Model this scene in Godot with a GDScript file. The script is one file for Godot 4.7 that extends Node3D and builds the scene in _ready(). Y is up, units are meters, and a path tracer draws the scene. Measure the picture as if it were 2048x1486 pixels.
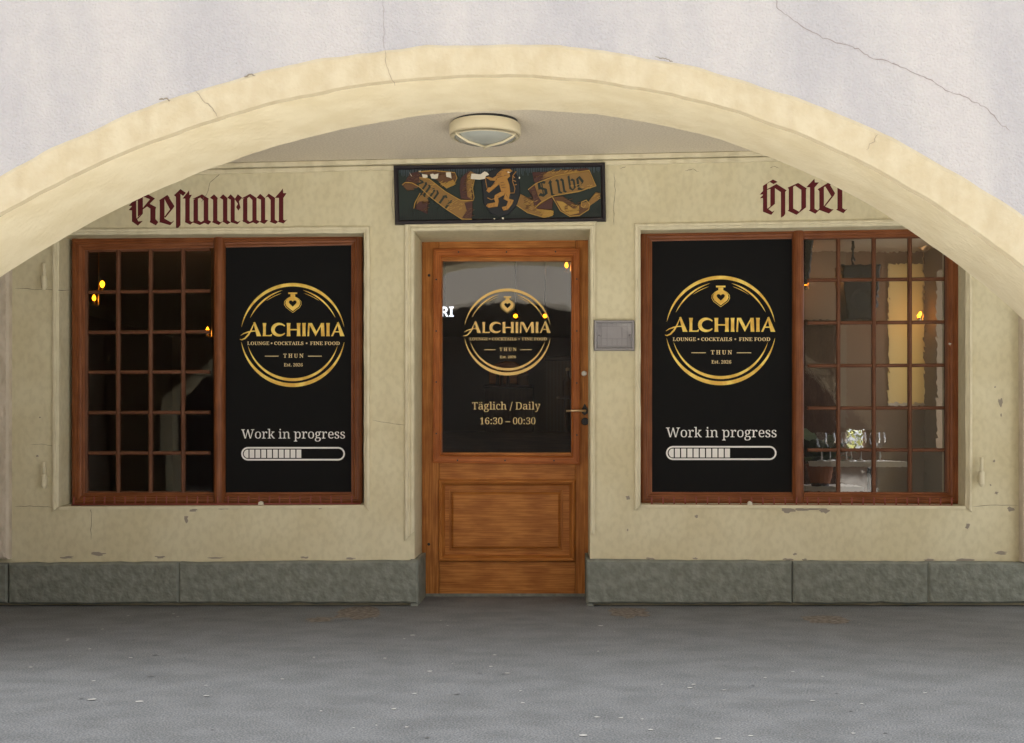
extends Node3D

# ---------------------------------------------------------------- camera numbers read off the photograph
const U0 := 1106.0      # where the wall's normal vanishes
const V0 := 872.0       # horizon
const F := 2450.0
const EYE := 0.966
const CAMZ := 7.0       # the facade plane is z = 0
var M := {}
var rng := RandomNumberGenerator.new()
var taken := {}

func W(u: float, v: float, d: float) -> Vector3:
	return Vector3((u - U0) / F * d, EYE + (V0 - v) / F * d, CAMZ - d)
func W2(u: float, v: float, d: float) -> Vector2:
	return Vector2((u - U0) / F * d, EYE + (V0 - v) / F * d)
func quad(d: float, a: Array) -> PackedVector2Array:      # TL, TR, BR, BL in pixels
	var p := PackedVector2Array()
	for i in 4:
		p.append(W2(a[i * 2], a[i * 2 + 1], d))
	return p
func pts(flat: Array) -> PackedVector2Array:
	var p := PackedVector2Array()
	for i in flat.size() / 2:
		p.append(Vector2(flat[i * 2], flat[i * 2 + 1]))
	return p
func zpts(flat: Array, ox: float, oy: float, s: float, d: float) -> PackedVector2Array:   # pixels of an enlarged detail -> wall metres
	var p := PackedVector2Array()
	for i in flat.size() / 2:
		p.append(W2(ox + flat[i * 2] / s, oy + flat[i * 2 + 1] / s, d))
	return p

# ---------------------------------------------------------------- nodes
func numbered(called: String) -> String:
	if not taken.has(called):
		taken[called] = 0
		return called
	taken[called] += 1
	return "%s_%03d" % [called, taken[called]]
func tag(o: Node, label: String, category := "", group := "", kind := "") -> Node:
	if label: o.set_meta("label", label)
	if category: o.set_meta("category", category)
	if group: o.set_meta("group", group)
	if kind: o.set_meta("kind", kind)
	return o
func thing(called: String, label: String, category: String, at := Vector3.ZERO, group := "") -> Node3D:
	var o := Node3D.new()
	o.name = numbered(called)
	add_child(o)
	o.position = at
	tag(o, label, category, group)
	return o
func obj(called: String, mesh: Mesh, m: Material, parent: Node = null) -> MeshInstance3D:
	var o := MeshInstance3D.new()
	o.name = called if parent else numbered(called)
	o.mesh = mesh
	o.material_override = m
	if parent:
		parent.add_child(o, true)
		if parent != self:
			var p: Node = parent
			while p is Node3D and p != self:     # meshes are built in world metres
				o.position -= p.position
				p = p.get_parent()
	else:
		add_child(o)
	return o
func part(called: String, parent: Node, label := "") -> Node3D:
	var o := Node3D.new()
	o.name = called
	parent.add_child(o, true)
	if label: o.set_meta("label", label)
	return o
func struct(called: String, mesh: Mesh, m: Material) -> MeshInstance3D:
	var o := obj(called, mesh, m)
	o.set_meta("kind", "structure")
	return o

# ---------------------------------------------------------------- mesh helpers
func begin() -> SurfaceTool:
	var st := SurfaceTool.new()
	st.begin(Mesh.PRIMITIVE_TRIANGLES)
	st.set_smooth_group(-1)
	return st
func tri(st: SurfaceTool, a: Vector3, b: Vector3, c: Vector3, hint: Vector3) -> void:
	if (a - c).cross(a - b).dot(hint) < 0.0:
		var t := b
		b = c
		c = t
	st.add_vertex(a)
	st.add_vertex(b)
	st.add_vertex(c)
func face4(st: SurfaceTool, a: Vector3, b: Vector3, c: Vector3, d: Vector3, hint: Vector3) -> void:
	tri(st, a, b, c, hint)
	tri(st, a, c, d, hint)
func done(st: SurfaceTool) -> ArrayMesh:
	st.generate_normals()
	return st.commit()
func inset(p: PackedVector2Array, by: float) -> PackedVector2Array:
	var n := p.size()
	var area := 0.0
	for i in n:
		area += p[i].cross(p[(i + 1) % n])
	var s := 1.0 if area > 0.0 else -1.0
	var out := PackedVector2Array()
	for i in n:
		var e0 := (p[i] - p[(i + n - 1) % n]).normalized()
		var e1 := (p[(i + 1) % n] - p[i]).normalized()
		var n0 := Vector2(-e0.y, e0.x) * s
		var n1 := Vector2(-e1.y, e1.x) * s
		var m := n0 + n1
		var k: float = maxf(m.length_squared() / 2.0, 0.35)
		out.append(p[i] + m / k * by)
	return out
func add_prism(st: SurfaceTool, p: PackedVector2Array, z0: float, z1: float, bevel := 0.0, back := true) -> void:
	var front := inset(p, bevel) if bevel > 0.0 else p
	var zr := z1 - bevel
	var idx := Geometry2D.triangulate_polygon(front)
	if idx.is_empty():
		front = p
		idx = Geometry2D.triangulate_polygon(p)
	for i in idx.size() / 3:
		var a := front[idx[i * 3]]
		var b := front[idx[i * 3 + 1]]
		var c := front[idx[i * 3 + 2]]
		tri(st, Vector3(a.x, a.y, z1), Vector3(b.x, b.y, z1), Vector3(c.x, c.y, z1), Vector3.BACK)
		if back:
			tri(st, Vector3(a.x, a.y, z0), Vector3(b.x, b.y, z0), Vector3(c.x, c.y, z0), Vector3.FORWARD)
	var n := p.size()
	var area := 0.0
	for i in n:
		area += p[i].cross(p[(i + 1) % n])
	var s := 1.0 if area > 0.0 else -1.0
	for i in n:
		var j := (i + 1) % n
		var e := p[j] - p[i]
		var out := Vector3(e.y, -e.x, 0) * s
		face4(st, Vector3(p[i].x, p[i].y, z0), Vector3(p[j].x, p[j].y, z0), Vector3(p[j].x, p[j].y, zr), Vector3(p[i].x, p[i].y, zr), out)
		if bevel > 0.0:
			face4(st, Vector3(p[i].x, p[i].y, zr), Vector3(p[j].x, p[j].y, zr), Vector3(front[j].x, front[j].y, z1), Vector3(front[i].x, front[i].y, z1), out.normalized() + Vector3.BACK)
func prism(p: PackedVector2Array, z0: float, z1: float, bevel := 0.0) -> ArrayMesh:
	var st := begin()
	add_prism(st, p, z0, z1, bevel)
	return done(st)
func rect(x0: float, y0: float, x1: float, y1: float) -> PackedVector2Array:
	return PackedVector2Array([Vector2(x0, y1), Vector2(x1, y1), Vector2(x1, y0), Vector2(x0, y0)])
func box(a: Vector3, b: Vector3, bevel := 0.0) -> ArrayMesh:
	return prism(rect(a.x, a.y, b.x, b.y), minf(a.z, b.z), maxf(a.z, b.z), bevel)
func add_box(st: SurfaceTool, a: Vector3, b: Vector3, bevel := 0.0) -> void:
	add_prism(st, rect(a.x, a.y, b.x, b.y), minf(a.z, b.z), maxf(a.z, b.z), bevel)
# one side (i -> i+1) of a moulded frame that runs round the polygon q; profile: [inset, z] from outside to inside
func frame_side(q: PackedVector2Array, profile: Array, i: int, jitter := 0.0) -> ArrayMesh:
	var st := begin()
	var j := (i + 1) % q.size()
	for k in profile.size() - 1:
		var A := inset(q, profile[k][0])
		var B := inset(q, profile[k + 1][0])
		var e := (q[j] - q[i]).normalized()
		var c := (q[0] + q[1] + q[2] + q[3]) / 4.0
		var inward := Vector2(-e.y, e.x)
		if inward.dot(c - q[i]) < 0.0:
			inward = -inward
		var dx: float = profile[k + 1][0] - profile[k][0]
		var dz: float = profile[k + 1][1] - profile[k][1]
		var hint := Vector3(inward.x * -dz, inward.y * -dz, dx)
		if dx < 0.0: hint = Vector3(inward.x * -dz, inward.y * -dz, dx)
		var steps := 1 if jitter == 0.0 else 26
		for s in steps:
			var t0 := s / float(steps)
			var t1 := (s + 1) / float(steps)
			var z0: float = profile[k][1]
			var z1: float = profile[k + 1][1]
			var a0 := A[i].lerp(A[j], t0)
			var a1 := A[i].lerp(A[j], t1)
			var b0 := B[i].lerp(B[j], t0)
			var b1 := B[i].lerp(B[j], t1)
			if jitter > 0.0:
				a0 += inward * wob(a0, k) * jitter
				a1 += inward * wob(a1, k) * jitter
				b0 += inward * wob(b0, k + 1) * jitter
				b1 += inward * wob(b1, k + 1) * jitter
			face4(st, Vector3(a0.x, a0.y, z0), Vector3(a1.x, a1.y, z0), Vector3(b1.x, b1.y, z1), Vector3(b0.x, b0.y, z1), hint)
	return done(st)
var wobble := FastNoiseLite.new()
func wob(p: Vector2, k: int) -> float:
	return wobble.get_noise_3d(p.x * 10.0, p.y * 10.0, k * 3.0)
func add_tube(st: SurfaceTool, path: Array, r, seg := 8) -> void:
	var rings := []
	for i in path.size():
		var p: Vector3 = path[i]
		var dir: Vector3 = (path[mini(i + 1, path.size() - 1)] - path[maxi(i - 1, 0)]).normalized()
		var side := dir.cross(Vector3.UP if absf(dir.y) < 0.9 else Vector3.RIGHT).normalized()
		var up := side.cross(dir)
		var rr: float = r[i] if r is Array else r
		var ring := []
		for k in seg:
			var a := TAU * k / seg
			ring.append(p + (side * cos(a) + up * sin(a)) * rr)
		rings.append(ring)
	for i in rings.size() - 1:
		for k in seg:
			var l := (k + 1) % seg
			var mid: Vector3 = (rings[i][k] + rings[i + 1][l]) / 2.0
			face4(st, rings[i][k], rings[i][l], rings[i + 1][l], rings[i + 1][k], mid - (path[i] + path[i + 1]) / 2.0)
	for e in [0, rings.size() - 1]:
		var out: Vector3 = path[e] - path[1 if e == 0 else e - 1]
		for k in seg:
			tri(st, path[e], rings[e][k], rings[e][(k + 1) % seg], out)
func tube(path: Array, r, seg := 8) -> ArrayMesh:
	var st := begin()
	st.set_smooth_group(0)
	add_tube(st, path, r, seg)
	return done(st)
func add_lathe(st: SurfaceTool, c: Vector3, prof: Array, seg := 40, axis := Vector3.UP) -> void:
	var q := Quaternion(Vector3.UP, axis) if axis != Vector3.UP else Quaternion.IDENTITY
	for i in prof.size() - 1:
		for k in seg:
			var a0 := TAU * k / seg
			var a1 := TAU * (k + 1) / seg
			var r0: float = prof[i][0]
			var r1: float = prof[i + 1][0]
			var y0: float = prof[i][1]
			var y1: float = prof[i + 1][1]
			var am := (a0 + a1) / 2.0
			var hint := Vector3(cos(am) * (y0 - y1), r0 - r1, sin(am) * (y0 - y1)) * -1.0
			var A := c + q * Vector3(cos(a0) * r0, y0, sin(a0) * r0)
			var B := c + q * Vector3(cos(a1) * r0, y0, sin(a1) * r0)
			var C := c + q * Vector3(cos(a1) * r1, y1, sin(a1) * r1)
			var D := c + q * Vector3(cos(a0) * r1, y1, sin(a0) * r1)
			if r0 < 1e-5: tri(st, A, C, D, q * hint)
			elif r1 < 1e-5: tri(st, A, B, C, q * hint)
			else: face4(st, A, B, C, D, q * hint)
func lathe(c: Vector3, prof: Array, seg := 40, axis := Vector3.UP) -> ArrayMesh:
	var st := begin()
	add_lathe(st, c, prof, seg, axis)
	return done(st)
func disc(c: Vector2, r: float, n := 18) -> PackedVector2Array:
	var p := PackedVector2Array()
	for i in n:
		p.append(c + Vector2(cos(-TAU * i / n), sin(-TAU * i / n)) * r)
	return p
# a pen stroke of changing width in the wall plane
func stroke(points: Array, widths: Array) -> PackedVector2Array:
	var l := PackedVector2Array()
	var r := []
	var n := points.size()
	for i in n:
		var dir: Vector2 = (points[mini(i + 1, n - 1)] - points[maxi(i - 1, 0)]).normalized()
		var nn := Vector2(-dir.y, dir.x)
		var w: float = widths[i] / 2.0
		l.append(points[i] + nn * w)
		r.push_front(points[i] - nn * w)
	for q in r:
		l.append(q)
	return l
func arc(c: Vector2, R: float, a0: float, a1: float, w: float, n := 48, taper := true, outer := true) -> PackedVector2Array:
	var o := PackedVector2Array()
	var back := []
	for i in n + 1:
		var t := i / float(n)
		var a := deg_to_rad(lerpf(a0, a1, t))
		var ww := w * (pow(sin(PI * t), 0.75) if taper else 1.0) + w * 0.03
		var d := Vector2(cos(a), sin(a))
		o.append(c + d * R)
		back.push_front(c + d * (R - ww))
	for q in back:
		o.append(q)
	return o

# ---------------------------------------------------------------- materials (all colours here are linear reflectances)
func noise_tex(seed_: int, freq: float, lo: Color, hi: Color, size := 512, octaves := 4, type := FastNoiseLite.TYPE_SIMPLEX_SMOOTH, contrast := [0.25, 0.75]) -> NoiseTexture2D:
	var n := FastNoiseLite.new()
	n.seed = seed_
	n.noise_type = type
	n.frequency = freq
	n.fractal_octaves = octaves
	var t := NoiseTexture2D.new()
	t.width = size
	t.height = size
	t.seamless = true
	t.noise = n
	var g := Gradient.new()
	g.offsets = PackedFloat32Array([contrast[0], contrast[1]])
	g.colors = PackedColorArray([lo, hi])
	t.color_ramp = g
	return t
func grey(k: float) -> Color:
	return Color(k, k, k)
func mat(called: String, c: Color, rough := 0.9, spec := 0.5) -> StandardMaterial3D:
	var m := StandardMaterial3D.new()
	m.resource_name = called
	m.albedo_color = c.linear_to_srgb()
	m.roughness = rough
	m.metallic_specular = spec
	M[called] = m
	return m
func tri_tex(m: StandardMaterial3D, tex: Texture2D, scale: Vector3, height: Texture2D = null, cm := 0.0, offset := Vector3.ZERO) -> void:
	m.albedo_texture = tex
	m.uv1_triplanar = true
	m.uv1_world_triplanar = true
	m.uv1_scale = scale
	m.uv1_offset = offset
	m.uv1_triplanar_sharpness = 6.0
	if height:
		m.heightmap_enabled = true
		m.heightmap_texture = height
		m.heightmap_scale = cm
func detail(m: StandardMaterial3D, tex: Texture2D, scale: Vector3, offset := Vector3.ZERO) -> void:
	m.detail_enabled = true
	m.detail_albedo = tex
	m.detail_blend_mode = BaseMaterial3D.BLEND_MODE_MUL
	m.detail_uv_layer = BaseMaterial3D.DETAIL_UV_2
	m.uv2_triplanar = true
	m.uv2_world_triplanar = true
	m.uv2_scale = scale
	m.uv2_offset = offset
	m.uv2_triplanar_sharpness = 6.0

func materials() -> void:
	var fine := noise_tex(3, 0.06, grey(0.0), grey(1.0), 512, 5)
	var pebble := noise_tex(11, 0.035, grey(0.0), grey(1.0), 512, 4, FastNoiseLite.TYPE_CELLULAR, [0.1, 0.9])
	var patch := noise_tex(21, 0.012, Color(0.985, 0.985, 0.988), Color(1, 1, 1), 512, 5)
	var warm_patch := noise_tex(27, 0.010, Color(0.97, 0.962, 0.945), Color(1, 1, 1), 512, 6)
	var streak := noise_tex(33, 0.02, Color(0.96, 0.96, 0.962), Color(1, 1, 1), 512, 4, FastNoiseLite.TYPE_SIMPLEX_SMOOTH, [0.2, 0.62])
	var grime := noise_tex(41, 0.014, Color(0.935, 0.93, 0.915), Color(1, 1, 1), 512, 6, FastNoiseLite.TYPE_SIMPLEX_SMOOTH, [0.18, 0.6])
	var m := mat("white_plaster", Color(0.38, 0.374, 0.376), 0.95, 0.2)
	tri_tex(m, patch, Vector3(0.55, 0.55, 0.55), fine, 0.24)
	m.uv1_scale = Vector3(2.1, 2.1, 2.1)
	detail(m, noise_tex(35, 0.008, Color(0.935, 0.935, 0.945), Color(1.0, 0.995, 0.985), 512, 7, FastNoiseLite.TYPE_SIMPLEX_SMOOTH, [0.25, 0.7]), Vector3(0.42, 0.13, 0.42))
	m = mat("cream_darkened", Color(0.42, 0.37, 0.262), 0.95, 0.2)  # same cream as the soffit, darkened against the stronger street light
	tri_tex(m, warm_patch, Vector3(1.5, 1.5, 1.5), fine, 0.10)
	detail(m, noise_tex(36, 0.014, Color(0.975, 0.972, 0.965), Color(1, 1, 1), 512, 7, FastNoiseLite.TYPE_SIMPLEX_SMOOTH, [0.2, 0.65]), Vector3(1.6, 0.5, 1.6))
	m = mat("cream_lightened", Color(0.82, 0.73, 0.52), 0.9, 0.2)  # same cream as the band, lightened to make up for shade
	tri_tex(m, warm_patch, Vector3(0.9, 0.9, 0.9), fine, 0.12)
	m = mat("ceiling_plaster", Color(0.84, 0.77, 0.64), 0.95, 0.2)
	tri_tex(m, noise_tex(51, 0.09, Color(0.94, 0.935, 0.93), Color(1, 1, 1), 512, 5), Vector3(1.4, 1.4, 1.4), fine, 0.05)
	m = mat("facade_paint", Color(0.695, 0.64, 0.45), 0.8, 0.35)
	tri_tex(m, warm_patch, Vector3(0.45, 0.35, 0.45), fine, 0.04)
	detail(m, noise_tex(43, 0.05, Color(0.965, 0.963, 0.955), Color(1, 1, 1), 512, 7, FastNoiseLite.TYPE_SIMPLEX_SMOOTH, [0.2, 0.6]), Vector3(0.9, 0.6, 0.9), Vector3(0.3, 0.1, 0))
	m = mat("trim_paint", Color(0.72, 0.66, 0.48), 0.75, 0.35)
	tri_tex(m, grime, Vector3(1.3, 0.8, 1.3), fine, 0.04)
	m = mat("pilaster_plaster", Color(0.66, 0.58, 0.48), 0.95, 0.2)
	tri_tex(m, grime, Vector3(1.0, 0.6, 1.0), fine, 0.4)
	m = mat("plinth_stone", Color(0.245, 0.26, 0.225), 0.9, 0.3)
	tri_tex(m, noise_tex(44, 0.03, Color(0.88, 0.88, 0.87), Color(1, 1, 1), 512, 7), Vector3(0.9, 0.9, 0.9), noise_tex(45, 0.05, grey(0), grey(1), 512, 7), 0.28)
	m = mat("asphalt", Color(0.238, 0.245, 0.248), 0.9, 0.3)
	tri_tex(m, noise_tex(61, 0.16, grey(0.76), grey(1.0), 1024, 6, FastNoiseLite.TYPE_SIMPLEX_SMOOTH, [0.3, 0.7]), Vector3(0.62, 0.62, 0.62), fine, 0.08)
	detail(m, noise_tex(62, 0.02, Color(0.91, 0.912, 0.91), Color(1, 1, 1), 512, 7, FastNoiseLite.TYPE_SIMPLEX_SMOOTH, [0.2, 0.75]), Vector3(0.33, 0.33, 0.40))
	m = mat("pale_bounce_stone", Color(0.49, 0.485, 0.475), 0.9, 0.3)  # pale tone meant to bounce light under the arch
	tri_tex(m, warm_patch, Vector3(0.6, 0.6, 0.6))
	m = mat("rust_stain", Color(0.25, 0.215, 0.18), 0.9, 0.3)
	tri_tex(m, noise_tex(64, 0.05, Color(0.72, 0.72, 0.72), Color(1, 1, 1), 512, 6), Vector3(1.1, 1.1, 1.1))
	# wood: grain along one axis
	var ring := noise_tex(71, 0.020, Color(0.84, 0.79, 0.73), Color(1, 1, 1), 512, 7, FastNoiseLite.TYPE_SIMPLEX_SMOOTH, [0.2, 0.7])
	var tone := noise_tex(72, 0.012, Color(0.90, 0.87, 0.83), Color(1, 1, 1), 512, 7)
	for w in [["door_wood", Color(0.53, 0.215, 0.05), 0.5], ["bead_wood", Color(0.50, 0.165, 0.04), 0.45], ["window_wood", Color(0.26, 0.092, 0.034), 0.4], ["muntin_wood", Color(0.17, 0.072, 0.038), 0.5], ["dark_wood", Color(0.085, 0.042, 0.022), 0.5]]:
		for dirn in ["v", "h"]:
			m = mat(w[0] + "_" + dirn, w[1], w[2], 0.36)
			tri_tex(m, ring, Vector3(9.0, 0.28, 9.0) if dirn == "v" else Vector3(0.28, 9.0, 9.0), ring, 0.02, Vector3(0.13, 0.31, 0.0) * w[2])
			detail(m, tone, Vector3(1.7, 0.8, 1.7) if dirn == "v" else Vector3(0.8, 2.2, 2.2), Vector3(0.27, 0.41, 0.0))
	mat("lettering", Color(0.105, 0.016, 0.019), 0.8, 0.3)
	mat("black_board", Color(0.008, 0.008, 0.0085), 0.75, 0.25)
	m = mat("gold_print", Color(0.95, 0.70, 0.15), 0.5, 0.5)
	tri_tex(m, noise_tex(81, 0.02, Color(0.90, 0.82, 0.68), Color(1, 1, 1), 256, 3), Vector3(2, 2, 2))
	mat("pale_gold_print", Color(0.80, 0.62, 0.32), 0.6)
	mat("door_gold", Color(0.84, 0.56, 0.19), 0.6)
	mat("door_pale_gold", Color(0.82, 0.60, 0.28), 0.6)
	mat("white_print", Color(0.86, 0.85, 0.84), 0.6)
	m = mat("glass", Color(1, 1, 1), 0.01)
	m.transparency = BaseMaterial3D.TRANSPARENCY_ALPHA
	m.albedo_color.a = 0.0
	m.normal_enabled = true
	m.normal_texture = normal_noise(91, 0.008, 6.0)
	m.normal_scale = 0.02
	m.uv1_triplanar = true
	m.uv1_world_triplanar = true
	m.uv1_scale = Vector3(1.3, 1.3, 1.3)
	m = mat("old_glass", Color(1, 1, 1), 0.0)
	m.transparency = BaseMaterial3D.TRANSPARENCY_ALPHA
	m.albedo_color.a = 0.0
	m.refraction_enabled = true
	m.refraction_scale = 0.05
	m = mat("clear_glass", Color(1, 1, 1), 0.01)
	m.transparency = BaseMaterial3D.TRANSPARENCY_ALPHA
	m.albedo_color.a = 0.0
	mat("red_iron", Color(0.24, 0.055, 0.04), 0.55)
	mat("black_iron", Color(0.012, 0.012, 0.013), 0.45)
	m = mat("steel", Color(0.62, 0.60, 0.56), 0.28)
	m.metallic = 1.0
	m = mat("brass", Color(0.72, 0.56, 0.34), 0.3)
	m.metallic = 1.0
	m = mat("grey_metal", Color(0.30, 0.29, 0.30), 0.45)
	m.metallic = 0.3
	mat("grey_card", Color(0.36, 0.345, 0.36), 0.7)
	m = mat("lamp_enamel", Color(0.74, 0.66, 0.46), 0.4)
	m = mat("lamp_glass", Color(0.42, 0.44, 0.40), 0.25)
	mat("lamp_gasket", Color(0.02, 0.018, 0.018), 0.7)
	mat("sign_dark", Color(0.008, 0.011, 0.011), 0.5)
	mat("sign_frame", Color(0.014, 0.010, 0.014), 0.45)
	mat("sign_green", Color(0.008, 0.019, 0.015), 0.5)
	mat("sign_blue", Color(0.055, 0.080, 0.105), 0.5)
	mat("sign_navy", Color(0.008, 0.011, 0.016), 0.5)
	mat("ribbon_ochre", Color(0.255, 0.138, 0.036), 0.5)
	mat("ribbon_gold", Color(0.429, 0.255, 0.055), 0.45)
	mat("ribbon_maroon", Color(0.066, 0.022, 0.018), 0.5)
	mat("ribbon_brown", Color(0.117, 0.051, 0.018), 0.5)
	mat("lion_gold", Color(0.408, 0.204, 0.046), 0.45)
	mat("paper", Color(0.72, 0.67, 0.55), 0.9)
	mat("bare_plaster", Color(0.33, 0.29, 0.24), 0.95, 0.2)
	mat("crack", Color(0.20, 0.17, 0.13), 1.0, 0.1)
	mat("wall_crack", Color(0.22, 0.19, 0.19), 1.0, 0.1)
	mat("gum", Color(0.42, 0.41, 0.38), 0.9)
	mat("dark_gum", Color(0.11, 0.11, 0.11), 0.9)
	mat("room_panelling", Color(0.24, 0.16, 0.105), 0.8)
	mat("room_brown", Color(0.26, 0.20, 0.14), 0.8)
	mat("room_ceiling", Color(0.42, 0.37, 0.29), 0.9)
	mat("room_floor", Color(0.16, 0.11, 0.07), 0.5)
	m = mat("stand_in_cream", Color(0.78, 0.71, 0.47), 0.9)
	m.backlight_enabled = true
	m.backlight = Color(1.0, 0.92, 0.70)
	mat("black_plastic", Color(0.014, 0.014, 0.015), 0.5)
	mat("white_cloth", Color(0.74, 0.68, 0.60), 0.8)
	mat("terracotta", Color(0.42, 0.16, 0.07), 0.8)
	mat("leaf_green", Color(0.10, 0.13, 0.06), 0.5)
	mat("hedge", Color(0.16, 0.17, 0.03), 0.8)
	mat("street_wall", Color(0.55, 0.51, 0.45), 0.9, 0.2)
	mat("darkened_glazing", Color(0.10, 0.095, 0.09), 0.15)  # dark tone also stands in for shade in the opposite arcade
	m = mat("bottle_glass", Color(0.10, 0.05, 0.02), 0.1)
	mat("warm_bulb", Color(1.0, 0.6, 0.2), 0.5)
	M.warm_bulb.emission_enabled = true
	M.warm_bulb.emission = Color(1.0, 0.56, 0.06)
	M.warm_bulb.emission_energy_multiplier = 3.0
	mat("white_neon", Color(0.9, 0.9, 0.9), 0.5)
	M.white_neon.emission_enabled = true
	M.white_neon.emission = Color(0.95, 0.97, 1.0)
	M.white_neon.emission_energy_multiplier = 0.5
func normal_noise(seed_: int, freq: float, strength: float) -> NoiseTexture2D:
	var t := noise_tex(seed_, freq, grey(0), grey(1), 512, 3)
	t.color_ramp = null
	t.as_normal_map = true
	t.bump_strength = strength
	return t

# ---------------------------------------------------------------- the scene
func _ready() -> void:
	rng.seed = 7
	wobble.seed = 5
	wobble.frequency = 0.5
	# camera: level, lens shifted to where the photograph's lines vanish
	var cam := Camera3D.new()
	cam.name = "camera"
	add_child(cam)
	cam.position = Vector3(0, EYE, CAMZ)
	cam.projection = Camera3D.PROJECTION_FRUSTUM
	cam.near = 0.1
	cam.far = 300.0
	cam.size = 1486.0 / F * cam.near
	cam.frustum_offset = Vector2((1024.0 - U0) / F, (V0 - 743.0) / F) * cam.near
	cam.current = true
	var env := Environment.new()
	env.background_mode = Environment.BG_SKY
	env.tonemap_mode = Environment.TONE_MAPPER_LINEAR
	env.tonemap_exposure = 3.6
	env.sdfgi_enabled = true
	env.ssao_enabled = true
	env.ssil_enabled = true
	var sm := ProceduralSkyMaterial.new()
	sm.sky_top_color = Color(0.97, 0.98, 1.0)
	sm.sky_horizon_color = Color(0.52, 0.53, 0.55)
	sm.sky_curve = 0.5
	sm.ground_bottom_color = Color(0.3, 0.3, 0.3)
	sm.ground_horizon_color = Color(0.5, 0.5, 0.5)
	sm.sky_energy_multiplier = 1.0
	env.sky = Sky.new()
	env.sky.sky_material = sm
	var we := WorldEnvironment.new()
	we.name = "world"
	we.environment = env
	add_child(we)
	var sun := DirectionalLight3D.new()
	sun.name = "sun"
	sun.light_energy = 1.6
	sun.light_color = Color(1.0, 0.97, 0.92)
	sun.light_angular_distance = 0.5
	sun.shadow_enabled = true
	add_child(sun)
	sun.look_at_from_position(Vector3(0.46, 0.87, -0.14), Vector3.ZERO)   # high on the right, just behind the plane of the street wall

	materials()
	ground()
	arcade_wall()
	facade()
	street()
	room()
	sign_board()
	posters()
	ceiling_lamp()
	menu_case()
	litter()

const X_LEFT := -15.85
const X_RIGHT := 3.3      # where the room ends
const X_END := 4.1        # where the house ends, cut back to let sun onto the arcade floor
const X_WALL := 5.4       # where the added sun-blocking end of the street wall stops
const H := 7.0
func ground() -> void:
	var st := begin()
	face4(st, Vector3(-70, 0, -60), Vector3(70, 0, -60), Vector3(70, 0, 80), Vector3(-70, 0, 80), Vector3.UP)
	struct("ground", done(st), M.asphalt)
	st = begin()
	face4(st, Vector3(-60, 0.004, 3.42), Vector3(60, 0.004, 3.42), Vector3(60, 0.004, 60), Vector3(-60, 0.004, 60), Vector3.UP)
	struct("street", done(st), M.pale_bounce_stone)  # pale sheet added out of view, bounces sunlight up into the arch
	for e in [[715, 1226, 52, 14], [1255, 1225, 48, 12], [640, 1240, 30, 6], [1650, 1240, 60, 8]]:      # rusty stains before the plinth
		var sp := begin()
		var d: float = EYE * F / (e[1] - V0)
		var c := W(e[0], e[1], d)
		var ring := []
		for k in 22:
			var a := TAU * k / 22.0
			var kk := rng.randf_range(0.65, 1.1)
			ring.append(Vector3(c.x + cos(a) * e[2] * kk * d / F, 0.002, c.z + sin(a) * e[3] * kk * d * d / F / EYE))
		for k in 22:
			tri(sp, Vector3(c.x, 0.002, c.z), ring[k], ring[(k + 1) % 22], Vector3.UP)
		tag(obj("pavement_stain", done(sp), M.rust_stain), ["large rusty stain on the pavement beside the door", "rusty stain on the pavement below the menu case", "faint stain touching the large rusty one beside the door", "long faint stain on the pavement below the lit window"][int([715, 1255, 640, 1650].find(e[0]))], "stain", "stains on the pavement", "stuff")

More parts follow.
